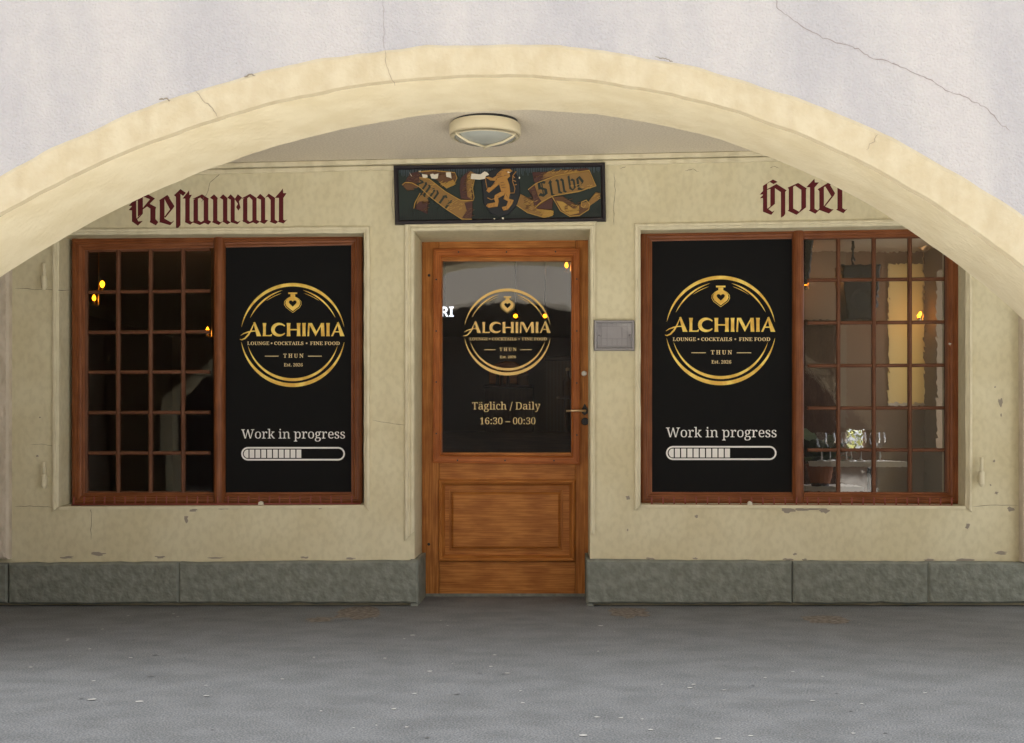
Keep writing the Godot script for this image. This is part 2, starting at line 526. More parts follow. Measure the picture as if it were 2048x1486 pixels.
# ---------------------------------------------------------------- arcade wall with the big arch
func poly4(c: Array, x: float) -> float:
	return c[0] + x * (c[1] + x * (c[2] + x * (c[3] + x * c[4])))
const OUTER := [2.485, -0.0702, -0.1427, -0.0049, -0.00195]
const FRONT := [2.354, -0.0690, -0.1544, -0.0106, -0.0035]
const BACK := [2.358, -0.0513, -0.1607, -0.0116, -0.0027]
func arch_points(c: Array, x0: float, x1: float, amp: float, k: int) -> Array:     # left foot, curve, right foot
	var p := [Vector2(x0, -0.02)]
	var n := 170
	for i in n + 1:
		var x := lerpf(x0, x1, i / float(n))
		p.append(Vector2(x, poly4(c, x) + wobble.get_noise_2d(x * 7.0, k * 20.0) * amp))
	p.append(Vector2(x1, -0.02))
	return p
const ZF := 2.24
const ZB := 1.75
func arcade_wall() -> void:
	var t := thing("arcade_wall", "white roughcast street wall above a wide cream painted arch", "wall")
	var outer := arch_points(OUTER, -3.08, 2.72, 0.012, 1)
	var front := arch_points(FRONT, -2.90, 2.55, 0.008, 2)
	var back := arch_points(BACK, -2.90, 2.55, 0.006, 3)
	for bay in 1:
		var dx := -6.25 * bay
		var xl := -3.30 + dx
		var xr := (2.95 if bay else X_RIGHT) + dx
		# plaster face, with a finely uneven surface
		var st := begin()
		var z := ZF - 0.012
		var a: Array = outer
		var n: int = a.size()
		for i in n - 1:
			var p0: Vector2 = a[i] + Vector2(dx, 0)
			var p1: Vector2 = a[i + 1] + Vector2(dx, 0)
			if i == 0 or i == n - 2: continue
			face4(st, Vector3(p0.x, p0.y, z), Vector3(p1.x, p1.y, z), Vector3(p1.x, H, z), Vector3(p0.x, H, z), Vector3.BACK)
		var lx: float = a[0].x + dx
		var rx: float = a[n - 1].x + dx
		face4(st, Vector3(xl, -0.02, z), Vector3(lx, -0.02, z), Vector3(lx, H, z), Vector3(xl, H, z), Vector3.BACK)
		face4(st, Vector3(rx, -0.02, z), Vector3(xr, -0.02, z), Vector3(xr, H, z), Vector3(rx, H, z), Vector3.BACK)
		obj("plaster_face", done(st), M.white_plaster, t)
		# cream band, a rounded proud edge
		st = begin()
		for i in n - 1:
			var o0 := Vector3(outer[i].x + dx, outer[i].y, z)
			var o1 := Vector3(outer[i + 1].x + dx, outer[i + 1].y, z)
			var f0 := Vector3(front[i].x + dx, front[i].y, ZF)
			var f1 := Vector3(front[i + 1].x + dx, front[i + 1].y, ZF)
			var q0 := o0.lerp(f0, 0.10)
			var q1 := o1.lerp(f1, 0.10)
			q0.z = ZF
			q1.z = ZF
			var e0 := f0 + (o0 - f0) * 0.07
			var e1 := f1 + (o1 - f1) * 0.07
			e0.z = ZF
			e1.z = ZF
			f0.z = ZF - 0.012
			f1.z = ZF - 0.012
			var out := (o0 - f0)
			out.z = 0
			face4(st, o0, o1, q1, q0, Vector3.BACK)
			face4(st, q0, q1, e1, e0, Vector3.BACK)
			face4(st, e0, e1, f1, f0, Vector3.BACK * 0.01 - out)
		obj("arch_band", done(st), M.cream_darkened, t)
		# underside
		st = begin()
		for i in n - 1:
			var f0 := Vector3(front[i].x + dx, front[i].y, ZF - 0.012)
			var f1 := Vector3(front[i + 1].x + dx, front[i + 1].y, ZF - 0.012)
			var b0 := Vector3(back[i].x + dx, back[i].y, ZB)
			var b1 := Vector3(back[i + 1].x + dx, back[i + 1].y, ZB)
			face4(st, f0, f1, b1, b0, Vector3(dx - (f0.x + f1.x) * 0.5 * (1.0 if i in [0, n - 2] else 0.2), -0.4, 0) if dx == 0.0 else Vector3(0, -1, 0))
		obj("arch_soffit", done(st), M.cream_lightened, t)
		# inner face
		st = begin()
		for i in range(1, n - 2):
			face4(st, Vector3(back[i].x + dx, back[i].y, ZB), Vector3(back[i + 1].x + dx, back[i + 1].y, ZB), Vector3(back[i + 1].x + dx, 3, ZB), Vector3(back[i].x + dx, 3, ZB), Vector3.FORWARD)
		for r in [[xl, back[0].x + dx], [back[n - 1].x + dx, xr]]:
			face4(st, Vector3(r[0], -0.02, ZB), Vector3(r[1], -0.02, ZB), Vector3(r[1], 3, ZB), Vector3(r[0], 3, ZB), Vector3.FORWARD)
		obj("inner_face", done(st), M.ceiling_plaster, t)
	obj("added_dark_side_wall", box(Vector3(X_LEFT, -0.02, ZB), Vector3(-3.301, H, ZF - 0.012)), M.white_plaster, t)  # unseen solid wall added to keep light off the left side
	obj("added_cross_wall", box(Vector3(-3.62, -0.02, 0.076), Vector3(-3.32, 2.75, ZB - 0.001)), M.pilaster_plaster, t)  # unseen wall added across the arcade to darken its left end
	obj("pier_side", box(Vector3(X_RIGHT - 0.02, -0.02, ZB + 0.002), Vector3(X_RIGHT + 0.001, 2.45, ZF - 0.014)), M.white_plaster, t)
	obj("added_end_lintel", box(Vector3(X_RIGHT + 0.001, 2.45, ZB), Vector3(X_WALL, H, ZF - 0.012)), M.white_plaster, t)  # unseen, added with its pier to keep direct sun off the pavement
	obj("added_end_pier", box(Vector3(X_WALL - 0.4, -0.02, ZB), Vector3(X_WALL - 0.002, 2.45, ZF - 0.014)), M.white_plaster, t)
	# hairline cracks in the plaster (pixels on the wall face)
	crack(t, [1552, 0, 1556, 18, 1580, 35, 1612, 58, 1640, 72, 1672, 86, 1700, 92, 1720, 100, 1738, 114, 1775, 122, 1800, 134, 1842, 152, 1868, 164, 1900, 184, 1925, 192, 1950, 205, 1975, 218, 2000, 248, 2020, 262], 4.772, 0.0030, "wall_crack")
	crack(t, [766, 0, 768, 40, 766, 80, 769, 98], 4.772, 0.0018, "wall_crack")
	crack(t, [770, 100, 772, 128, 780, 150, 790, 172], 4.759, 0.002, "crack")
	crack(t, [390, 180, 405, 200, 425, 216, 436, 236], 4.759, 0.0022, "crack")
	crack(t, [1757, 268, 1744, 286, 1732, 300], 4.759, 0.002, "crack")
	crack(t, [1310, 113, 1322, 117, 1334, 119, 1346, 124], 4.759, 0.004, "crack")
	crack(t, [318, 199, 330, 197, 341, 201], 4.759, 0.006, "crack")
	crack(t, [488, 153, 500, 149, 511, 151], 4.759, 0.006, "crack")
	# the rest of the house above the arcade: ceiling slab, side, back and roof
	var st2 := begin()
	var yl := 2.565 + 0.0229 * X_LEFT
	var yr := 2.565 + 0.0229 * X_END
	face4(st2, Vector3(X_LEFT, yl, ZB + 0.02), Vector3(X_END, yr, ZB + 0.02), Vector3(X_END, yr, -0.3), Vector3(X_LEFT, yl, -0.3), Vector3.DOWN)
	face4(st2, Vector3(X_LEFT, yl + 0.3, ZB + 0.02), Vector3(X_END, yr + 0.3, ZB + 0.02), Vector3(X_END, yr + 0.3, -0.3), Vector3(X_LEFT, yl + 0.3, -0.3), Vector3.UP)
	face4(st2, Vector3(X_END, yr, ZB + 0.02), Vector3(X_END, yr, -0.3), Vector3(X_END, yr + 0.3, -0.3), Vector3(X_END, yr + 0.3, ZB + 0.02), Vector3.RIGHT)
	struct("ceiling", done(st2), M.ceiling_plaster)
func crack(parent: Node, flat: Array, d: float, w: float, m: String) -> void:
	var p := []
	var ws := []
	for i in flat.size() / 2:
		var c := W2(flat[i * 2], flat[i * 2 + 1], d)
		if i:
			var prev: Vector2 = p[p.size() - 1]
			for k in 3:
				var t := (k + 1) / 4.0
				p.append(prev.lerp(c, t) + Vector2(rng.randf_range(-1, 1), rng.randf_range(-1, 1)) * 0.004)
				ws.append(w * rng.randf_range(0.5, 1.3))
		p.append(c)
		ws.append(w * rng.randf_range(0.6, 1.1))
	ws[0] = w * 0.2
	ws[ws.size() - 1] = w * 0.2
	var st := begin()
	for i in p.size() - 1:
		var dir: Vector2 = (p[i + 1] - p[i]).normalized()
		var nn := Vector2(-dir.y, dir.x) * 0.5
		var z := CAMZ - d + 0.001
		var a: Vector2 = p[i] + nn * ws[i]
		var b: Vector2 = p[i] - nn * ws[i]
		var c: Vector2 = p[i + 1] - nn * ws[i + 1]
		var e: Vector2 = p[i + 1] + nn * ws[i + 1]
		face4(st, Vector3(a.x, a.y, z), Vector3(b.x, b.y, z), Vector3(c.x, c.y, z), Vector3(e.x, e.y, z), Vector3.BACK)
	obj("crack", done(st), M[m], parent)
func chip(parent: Node, u: float, v: float, ru: float, rv: float, d: float, m := "bare_plaster") -> void:
	var c := W2(u, v, d)
	var p := PackedVector2Array()
	var n := 13
	for i in n:
		var a := -TAU * i / n
		var k := rng.randf_range(0.45, 1.15)
		p.append(c + Vector2(cos(a) * ru, sin(a) * rv) * k * d / F)
	obj("paint_chip", prism(p, CAMZ - d, CAMZ - d + 0.0012), M[m], parent)

# ---------------------------------------------------------------- restaurant facade
func facade() -> void:
	var b := thing("restaurant_building", "olive cream restaurant front with wooden door, two windows and painted lettering", "building")
	var D := CAMZ                      # wall plane
	var lw := quad(D, [118, 470, 728, 466, 728, 1010, 118, 1013])
	var rw := quad(D, [1281, 460, 1931, 449, 1931, 1012, 1281, 1009])
	var door := quad(D, [829, 463, 1180, 459, 1180, 1226, 829, 1226])
	var wall := CSGPolygon3D.new()
	wall.name = "wall"
	wall.polygon = rect(X_LEFT, -0.05, X_END, 2.9)
	wall.depth = 0.42
	wall.material = M.facade_paint
	for h in [lw, rw, door]:
		var c := CSGPolygon3D.new()
		c.name = "opening"
		c.operation = CSGShape3D.OPERATION_SUBTRACTION
		c.polygon = h
		c.depth = 0.6
		c.material = M.facade_paint
		c.position.z = 0.1
		wall.add_child(c, true)
	b.add_child(wall)
	# everything of the house that the arcade hides but that keeps light out
	obj("rear_wall", rear_wall_mesh(), M.room_panelling, b)
	obj("roof", box(Vector3(X_LEFT, H - 0.1, -3.5), Vector3(X_END, H + 0.1, ZF)), M.street_wall, b)
	obj("side_wall", box(Vector3(X_END - 0.2, 2.95, -3.3), Vector3(X_END - 0.003, H - 0.12, ZB - 0.01)), M.white_plaster, b)
	var sw := begin()
	for e in [[-3.3, -2.9, -0.05, 2.94], [-2.9, -0.9, -0.05, 0.85], [-2.9, -0.9, 2.3, 2.94], [-0.9, -0.43, -0.05, 2.94]]:      # wall of the room; unseen side window added to let daylight in
		add_box(sw, Vector3(X_RIGHT - 0.2, e[2], e[0]), Vector3(X_RIGHT + 0.016, e[3], e[1]))
	obj("side_wall", done(sw), M.room_brown, b)
	obj("side_wall", box(Vector3(X_LEFT - 0.2, -0.05, -3.5), Vector3(X_LEFT, H - 0.12, ZF - 0.02)), M.street_wall, b)
	# cornice line under the ceiling
	var st := begin()
	for k in [[0.0, 0.028, 0.030], [-0.030, -0.004, 0.016]]:
		var x0 := -3.2
		var x1 := 2.9
		var ya: float = 2.565 + 0.0229 * x0
		var yb: float = 2.565 + 0.0229 * x1
		add_prism(st, PackedVector2Array([Vector2(x0, ya + k[1] - 0.03), Vector2(x1, yb + k[1] - 0.03), Vector2(x1, yb + k[0] - 0.03), Vector2(x0, ya + k[0] - 0.03)]), 0.0, k[2], 0.004)
	obj("cornice", done(st), M.trim_paint, b)
	# pilaster strips at both ends of the bay
	obj("pilaster", prism(PackedVector2Array([W2(-260, 200, D), W2(25, 200, D), W2(24, 1117, D), W2(-260, 1117, D)]), 0.0, 0.055, 0.012), M.pilaster_plaster, b)
	obj("pilaster", prism(PackedVector2Array([W2(2036, 200, D), W2(2120, 200, D), W2(2120, 1122, D), W2(2038, 1122, D)]), 0.0, 0.075, 0.012), M.pilaster_plaster, b)
	plinth(b)
	# plaster trims round the openings
	var tp := [[-0.034, 0.0], [-0.034, 0.014], [-0.028, 0.018], [-0.018, 0.018], [-0.014, 0.010], [-0.010, 0.010], [-0.004, 0.004], [0.0, 0.001], [0.0, -0.02]]
	for i in [0, 1, 3]:
		obj("window_trim", frame_side(lw, tp, i, 0.004), M.trim_paint, b)
		obj("window_trim", frame_side(rw, tp, i, 0.004), M.trim_paint, b)
	var dtrim := quad(D, [829, 463, 1180, 459, 1180, 1062, 829, 1062])
	var dp := [[-0.056, 0.0], [-0.056, 0.012], [-0.050, 0.020], [-0.036, 0.022], [-0.030, 0.012], [-0.024, 0.012], [-0.018, 0.020], [-0.006, 0.020], [0.0, 0.012], [0.0, -0.02]]
	for i in [0, 1, 3]:
		var o := obj("door_trim", frame_side(dtrim, dp if i != 1 else dp.slice(4), i, 0.003), M.trim_paint, b)
		if i == 0: o.set_meta("label", "cream moulding above the door")
	window(b, true)
	window(b, false)
	make_door(b)
	lettering(b)
	pintle(b, 88, 527, 578)
	pintle(b, 88, 924, 976)
	pintle(b, 1963, 915, 972)
	# weathering: chips and cracks that the photograph shows
	for c in [[372, 1037, 5, 9], [387, 1020, 10, 4], [448, 1016, 14, 3], [320, 1114, 12, 3], [195, 1108, 22, 4], [135, 1115, 14, 3], [1393, 1033, 4, 5], [1256, 995, 5, 5], [1575, 1020, 16, 6], [1605, 1019, 14, 4], [1650, 1022, 15, 6], [1630, 1017, 28, 3], [2001, 805, 5, 11], [2002, 830, 2, 4], [1988, 922, 3, 3], [1993, 986, 4, 4], [1981, 970, 2, 2], [2022, 1018, 8, 5], [1935, 1053, 5, 7], [1990, 774, 2, 2], [1255, 1060, 2, 3], [1590, 1108, 4, 3], [1300, 1117, 14, 2.4], [1390, 1117, 8, 2.4], [1575, 1119, 12, 3], [1610, 1119, 6, 3], [1860, 1120, 14, 3], [1930, 1120, 22, 4], [2000, 1106, 18, 4], [80, 835, 2, 2], [75, 912, 3, 2], [1900, 688, 3, 3], [640, 1016, 4, 3], [610, 1115, 10, 2.4], [700, 1117, 12, 2.2], [430, 1116, 20, 2.2]]:
		chip(b, c[0], c[1], c[2], c[3], D - 0.0012)
	for c in [[30, 577, 80, 579, 142, 580], [402, 405, 415, 385, 420, 365, 438, 350, 445, 320], [30, 1013, 70, 1013, 105, 1015], [182, 1014, 183, 1040, 182, 1080], [1228, 345, 1231, 380, 1227, 420, 1228, 450], [1240, 338, 1252, 333], [1370, 341, 1385, 338, 1398, 343], [1540, 336, 1550, 333, 1558, 337], [1945, 1013, 1990, 1010, 2036, 1011], [745, 840, 780, 846, 815, 850]]:
		crack(b, c, D - 0.0012, 0.0026, "crack")
	for c in [[786, 352, 784, 400, 787, 440], [60, 890, 90, 889, 120, 892], [1560, 450, 1640, 446, 1700, 447]]:
		crack(b, c, D - 0.0012, 0.0020, "crack")
func rear_wall_mesh() -> ArrayMesh:
	# rear wall of the room with two openings on its right: tall and low windows added for bright patches
	var st := begin()
	var z0 := -3.5
	var z1 := -3.22
	var bl := [2.80, 3.08, 1.22, 2.40]
	var lo := [2.45, 2.66, 0.86, 1.02]
	add_box(st, Vector3(0.95, -0.05, z0), Vector3(lo[0], 2.94, z1))
	add_box(st, Vector3(X_LEFT, 2.94, z0), Vector3(lo[0], H - 0.12, z1))
	add_box(st, Vector3(lo[1], -0.05, z0), Vector3(bl[0], H - 0.12, z1))
	add_box(st, Vector3(bl[1], -0.05, z0), Vector3(X_RIGHT, H - 0.12, z1))
	add_box(st, Vector3(lo[0], -0.05, z0), Vector3(lo[1], lo[2], z1))
	add_box(st, Vector3(lo[0], lo[3], z0), Vector3(lo[1], H - 0.12, z1))
	add_box(st, Vector3(bl[0], -0.05, z0), Vector3(bl[1], bl[2], z1))
	add_box(st, Vector3(bl[0], bl[3], z0), Vector3(bl[1], H - 0.12, z1))
	return done(st)
func plinth(b: Node) -> void:
	var zf := 0.06
	var d := CAMZ - zf
	var seams := [[-560, 15], [15, 357], [357, 836], [1173, 1585], [1585, 1857], [1857, 2545]]
	for k in seams.size():
		var s: Array = seams[k]
		var g := 1.2 if k in [0, 1, 4] else 0.6
		var vt := func(u): return 1119.0 + absf(u - 1000.0) * 0.0065 + (2.0 if u < 1000 else 0.0)
		var gx0 := 0.0 if k in [2, 5, 3] else g
		var p := PackedVector2Array()
		var n := 14
		for i in n + 1:
			var u := lerpf(s[0] + gx0, s[1] - (g if k in [0, 3] else 0.3), i / float(n))
			var e := W2(u, vt.call(u), d)
			p.append(e + Vector2(0, wobble.get_noise_2d(u * 0.4, 9.0) * 0.008))
		for i in n + 1:      # uneven lower edge, gap shaped in to give a contact shadow
			var q := p[n - i]
			p.append(Vector2(q.x, 0.016 + wobble.get_noise_2d(q.x * 140.0, 31.0) * 0.010))
		obj("plinth_stone", prism(p, 0.0, zf, 0.011), M.plinth_stone, b)
	# stones that turn into the doorway
	var xl := W2(836, 1119, d).x
	var xr := W2(1173, 1119, d).x
	var top := W2(1000, 1119, d).y
	obj("plinth_stone", box(Vector3(W2(829, 0, CAMZ).x - 0.02, -0.03, -0.40), Vector3(xl - 0.002, top - 0.003, 0.048), 0.006), M.plinth_stone, b)
	obj("plinth_stone", box(Vector3(xr + 0.002, -0.03, -0.40), Vector3(W2(1180, 0, CAMZ).x + 0.02, top - 0.003, 0.048), 0.006), M.plinth_stone, b)

func window(b: Node, left: bool) -> void:
	var win := part("window", b, "wooden window with small dark panes beside a black poster, red rail below" if left else "wooden window whose panes show a lit room beside a black poster")
	var d := CAMZ + 0.13
	var z := -0.13
	var q := quad(d, [144, 477, 724, 466, 724, 1007, 144, 1009]) if left else quad(d, [1282, 459, 1920, 448, 1920, 1008, 1282, 1007])
	var prof := [[0.0, -0.08], [0.0, 0.0], [0.014, 0.006], [0.022, 0.006], [0.026, -0.002], [0.036, -0.002], [0.040, -0.010], [0.050, -0.013], [0.056, -0.022], [0.066, -0.024], [0.066, -0.08]]
	for k in prof.size():
		prof[k] = [prof[k][0], prof[k][1] + z]
	for i in 4:
		obj("frame_rail" if i % 2 == 0 else "frame_stile", frame_side(q, prof, i), M.window_wood_h if i % 2 == 0 else M.window_wood_v, win)
	# round centre post
	var um := 435.0 if left else 1599.0
	var ytop := W2(um, 470 if left else 457, d).y
	var ybot := W2(um, 1007, d).y
	var st := begin()
	st.set_smooth_group(0)
	var x := W2(um, 0, d - 0.03).x
	var prev := []
	for k in 13:
		var a := PI * k / 12.0
		prev.append(Vector2(x - cos(a) * 0.034, z - 0.02 + sin(a) * 0.045))
	for k in 12:
		var p0: Vector2 = prev[k]
		var p1: Vector2 = prev[k + 1]
		face4(st, Vector3(p0.x, ybot, p0.y), Vector3(p1.x, ybot, p1.y), Vector3(p1.x, ytop, p1.y), Vector3(p0.x, ytop, p0.y), Vector3((p0.x + p1.x) / 2 - x, 0, (p0.y + p1.y) / 2 - z + 0.02))
	obj("centre_post", done(st), M.window_wood_v, win)
	obj("centre_post_core", box(Vector3(x - 0.03, ybot, z - 0.10), Vector3(x + 0.03, ytop, z - 0.02)), M.dark_wood_v, win)
	# small panes: four columns, six rows
	var dg := d + 0.035
	var zg := CAMZ - dg
	var us := [172, 236, 301, 366, 424] if left else [1611, 1677, 1748, 1820, 1893]
	var vs := [500, 583, 664, 744, 825, 906, 986] if left else [474, 559, 645, 731, 816, 900, 987]
	var top_slope := -0.012 if left else -0.012
	var V := func(u, v): return v + (u - us[2]) * top_slope * clampf((900.0 - v) / 420.0, -0.2, 1.0)
	for i in 5:
		if left and i == 4 or not left and i == 0: continue
		var a := W2(us[i], V.call(us[i], vs[0]), dg)
		var e := W2(us[i], vs[6], dg)
		var w := 0.011 if i in [1, 2, 3] else 0.009
		obj("muntin", prism(PackedVector2Array([a + Vector2(-w, 0.01), a + Vector2(w, 0.01), e + Vector2(w, -0.01), e + Vector2(-w, -0.01)]), zg - 0.02, zg + 0.008, 0.006), M.muntin_wood_v, win)
	for j in 7:
		var h := 0.010 if j in [1, 2, 3, 4, 5] else 0.009
		for i in 4:
			var a := W2(us[i], V.call(us[i], vs[j]), dg) + Vector2(0.0115, 0)
			var e := W2(us[i + 1], V.call(us[i + 1], vs[j]), dg) - Vector2(0.0115, 0)
			obj("muntin", prism(PackedVector2Array([a + Vector2(0, h), e + Vector2(0, h), e - Vector2(0, h), a - Vector2(0, h)]), zg - 0.02, zg + 0.006, 0.005), M.muntin_wood_h, win)
	for j in 6:
		for i in 4:
			var c := PackedVector2Array([W2(us[i], V.call(us[i], vs[j]), dg), W2(us[i + 1], V.call(us[i + 1], vs[j]), dg), W2(us[i + 1], V.call(us[i + 1], vs[j + 1]), dg), W2(us[i], V.call(us[i], vs[j + 1]), dg)])
			var cen := (c[0] + c[2]) / 2.0
			var s2 := begin()
			var tx := rng.randf_range(-0.008, 0.008)     # old panes never lie quite in one plane
			var ty := rng.randf_range(-0.008, 0.008)
			var v3 := []
			for k in 4:
				var p: Vector2 = c[k]
				v3.append(Vector3(p.x, p.y, zg - 0.008 + (p.x - cen.x) * tx + (p.y - cen.y) * ty))
			if left:
				face4(s2, v3[0], v3[1], v3[2], v3[3], Vector3.BACK)
			else:
				wavy_pane(s2, v3, i * 7 + j)
			obj("pane", done(s2), M.glass if left else M.old_glass, win)
	# low red iron rail on the sill
	var ua := 143.0 if left else 1300.0
	var ub := 722.0 if left else 1905.0
	var dr := CAMZ + 0.035
	var va := 1008.0
	obj("sill_rail", tube([W(ua, va + 1.5, dr), W(ub, va - 0.5 if left else va + 3, dr)], 0.0055, 6), M.red_iron, win)
	var u := ua + 4
	while u < ub:
		var t := (u - ua) / (ub - ua)
		var vv := lerpf(va + 1.5, va - 0.5 if left else va + 3, t)
		var bent := W(u + rng.randf_range(-1.2, 1.2), vv - 16, dr + 0.002)
		obj("rail_peg", tube([W(u, vv + 1, dr), bent], 0.0042, 6), M.red_iron, win)
		u += 20.6 if left else 22.2
	# plastered sill
	var qa := W2(118 if left else 1281, 1013 if left else 1009, CAMZ)
	var qb := W2(728 if left else 1931, 1010 if left else 1012, CAMZ)
	var va2 := 1005.0
	var sa := W(118 if left else 1281, va2 + (2.0 if left else 0.0), d + 0.03)
	var sb := W(728 if left else 1931, va2 + (0.0 if left else 2.0), d + 0.03)
	var fa := Vector3(qa.x, qa.y - 0.001, 0.007)
	var fb := Vector3(qb.x, qb.y - 0.001, 0.007)
	sa.x = qa.x + 0.001
	sb.x = qb.x - 0.001
	fa.x += 0.001
	fb.x -= 0.001
	var ss := begin()
	face4(ss, sa, sb, fb, fa, Vector3.UP)
	face4(ss, fa, fb, fb - Vector3(0, 0.016, 0), fa - Vector3(0, 0.016, 0), Vector3.BACK)
	face4(ss, fa - Vector3(0, 0.016, 0), fb - Vector3(0, 0.016, 0), Vector3(fb.x, fb.y - 0.016, -0.01), Vector3(fa.x, fa.y - 0.016, -0.01), Vector3.DOWN)
	obj("sill", done(ss), M.trim_paint, win)
	var nub := W2(521 if left else 1500, 1008, CAMZ - 0.01)
	obj("sill_knob", prism(PackedVector2Array([nub + Vector2(-0.015, -0.006), nub + Vector2(-0.012, 0.010), nub + Vector2(0, 0.016), nub + Vector2(0.012, 0.010), nub + Vector2(0.015, -0.006)]), -0.01, 0.012, 0.003), M.paper, win)

# a hand-drawn sheet: flat behind, slightly wavy in front, so that what lies behind it swims
func wavy_pane(st: SurfaceTool, c: Array, k: int) -> void:
	st.set_smooth_group(0)
	var n := 22
	var at := func(i, j):
		var p: Vector3 = c[0].lerp(c[1], i / float(n)).lerp(c[3].lerp(c[2], i / float(n)), j / float(n))
		if i > 0 and j > 0 and i < n and j < n:
			p.z += wobble.get_noise_3d(p.x * 120.0, p.y * 55.0, k * 10.0) * 0.00028
		return p
	for i in n:
		for j in n:
			face4(st, at.call(i, j), at.call(i + 1, j), at.call(i + 1, j + 1), at.call(i, j + 1), Vector3.BACK)
	var off := Vector3(0, 0, -0.003)
	st.set_smooth_group(-1)
	face4(st, c[0] + off, c[1] + off, c[2] + off, c[3] + off, Vector3.FORWARD)
	var cen: Vector3 = (c[0] + c[2]) / 2.0
	for i in 4:
		var j := (i + 1) % 4
		face4(st, c[i], c[j], c[j] + off, c[i] + off, (c[i] + c[j]) / 2.0 - cen)
func make_door(b: Node) -> void:
	var door := part("door", b, "orange brown wooden door with large glass pane and lower panel")
	var d := CAMZ + 0.38
	var z := -0.38
	var Q := func(a): return quad(d, a)
	var add := func(called, a, z0, z1, bev, m): obj(called, prism(quad(d, a), z + z0, z + z1, bev), m, door)
	add.call("stile", [844, 470, 878, 470, 878, 1190, 844, 1190], -0.05, 0.0, 0.003, M.door_wood_v)
	add.call("stile", [1150.6, 470, 1182, 470, 1182, 1190, 1150.6, 1190], -0.05, 0.0, 0.003, M.door_wood_v)
	add.call("rail", [878.4, 466, 1150.2, 466, 1150.2, 522, 878.4, 522], -0.05, -0.001, 0.002, M.door_wood_h)
	add.call("rail", [878.4, 905, 1150.2, 905, 1150.2, 960, 878.4, 960], -0.05, -0.001, 0.002, M.door_wood_h)
	add.call("rail", [878.4, 1121, 1150.2, 1121, 1150.2, 1190, 878.4, 1190], -0.05, -0.001, 0.002, M.door_wood_h)
	# screwed-on glazing frame
	var gq: PackedVector2Array = Q.call([867, 498, 1160, 497, 1160, 929, 866, 926])
	var gp := [[0.0, -0.002], [0.0, 0.020], [0.004, 0.024], [0.010, 0.024], [0.013, 0.017], [0.040, 0.017], [0.044, 0.022], [0.049, 0.018], [0.052, 0.004], [0.054, -0.03]]
	for k in gp.size():
		gp[k] = [gp[k][0], gp[k][1] + z]
	for i in 4:
		obj("glazing_bead", frame_side(gq, gp, i), M.bead_wood_h if i % 2 == 0 else M.bead_wood_v, door)
	for s in [[917, 504], [1013, 504], [1111, 503.5], [915, 920.5], [1010, 921], [1108, 921.5], [872.5, 559], [872.5, 662], [872.5, 764], [872.5, 867], [1153.5, 558], [1153.5, 662], [1153.5, 766], [1153.5, 870], [857.5, 550], [857, 1089]]:
		var c := W(s[0], s[1], d - 0.0165)
		if s[0] < 860: c.z = z
		obj("screw", lathe(c, [[0.0, 0.0], [0.0055 if s[0] > 860 else 0.009, 0.0], [0.0045, 0.003], [0.0, 0.003]], 10, Vector3.BACK), M.black_iron, door)
	# door glass; second sheet added to strengthen the reflection
	for zz in [-0.018, -0.032]:
		var g: PackedVector2Array = Q.call([880, 510, 1150, 510, 1150, 916, 880, 916])
		obj("glass_pane", prism(g, z + zz - 0.004, z + zz), M.glass if zz > -0.02 else M.clear_glass, door)
	# lower panel with moulding
	var pq: PackedVector2Array = Q.call([877, 959, 1151, 959, 1151, 1123, 877, 1123])
	var pp := [[0.0, 0.0], [0.0, 0.008], [0.006, 0.020], [0.013, 0.022], [0.019, 0.016], [0.022, 0.016], [0.030, 0.004], [0.033, -0.018], [0.037, -0.024]]
	for k in pp.size():
		pp[k] = [pp[k][0], pp[k][1] + z]
	for i in 4:
		obj("panel_moulding", frame_side(pq, pp, i), M.door_wood_h if i % 2 == 0 else M.door_wood_v, door)
	add.call("panel", [880, 962, 1149, 962, 1149, 1121, 880, 1121], -0.04, -0.0235, 0.0, M.door_wood_h)
	add.call("raised_field", [903, 985, 1120.5, 985, 1120.5, 1097, 903, 1097], -0.0235, -0.004, 0.012, M.door_wood_h)
	var fq := inset(Q.call([903, 985, 1120.5, 985, 1120.5, 1097, 903, 1097]), -0.006)
	for i in 4:
		obj("panel_bead", frame_side(fq, [[-0.010, z - 0.024], [-0.008, z - 0.016], [0.0, z - 0.015], [0.002, z - 0.024]], i), M.door_wood_h if i % 2 == 0 else M.door_wood_v, door)
	add.call("threshold", [846, 1187, 1182, 1187, 1182, 1212, 846, 1212], -0.06, 0.004, 0.0, M.plinth_stone)
	# lock and lever
	var h := part("handle", door)
	var hub := W(1169.5, 822, d)
	obj("lever", tube([hub + Vector3(0, 0, 0.0), hub + Vector3(0, 0, 0.045), hub + Vector3(-0.012, 0, 0.052), hub + Vector3(-0.06, 0.001, 0.052), hub + Vector3(-0.112, -0.001, 0.050)], [0.009, 0.008, 0.0075, 0.0075, 0.006], 10), M.brass, h)
	obj("rosette", prism(PackedVector2Array([Vector2(hub.x, hub.y + 0.045), Vector2(hub.x + 0.018, hub.y + 0.012), Vector2(hub.x + 0.018, hub.y - 0.014), Vector2(hub.x, hub.y - 0.026), Vector2(hub.x - 0.018, hub.y - 0.014), Vector2(hub.x - 0.018, hub.y + 0.012)]), z, z + 0.006, 0.002), M.black_iron, h)
	obj("lock_cylinder", lathe(W(1168, 747, d), [[0.0, 0.0], [0.017, 0.0], [0.017, 0.006], [0.014, 0.010], [0.006, 0.010], [0.005, 0.007], [0.0, 0.007]], 18, Vector3.BACK), M.steel, door)
	obj("keyhole_plate", lathe(W(1170, 843, d), [[0.0, 0.0], [0.023, 0.0], [0.023, 0.005], [0.019, 0.008], [0.006, 0.008], [0.004, 0.002], [0.0, 0.002]], 18, Vector3.BACK), M.black_iron, door)
	# gold film on the glass
	var lg := part("logo_film", door)
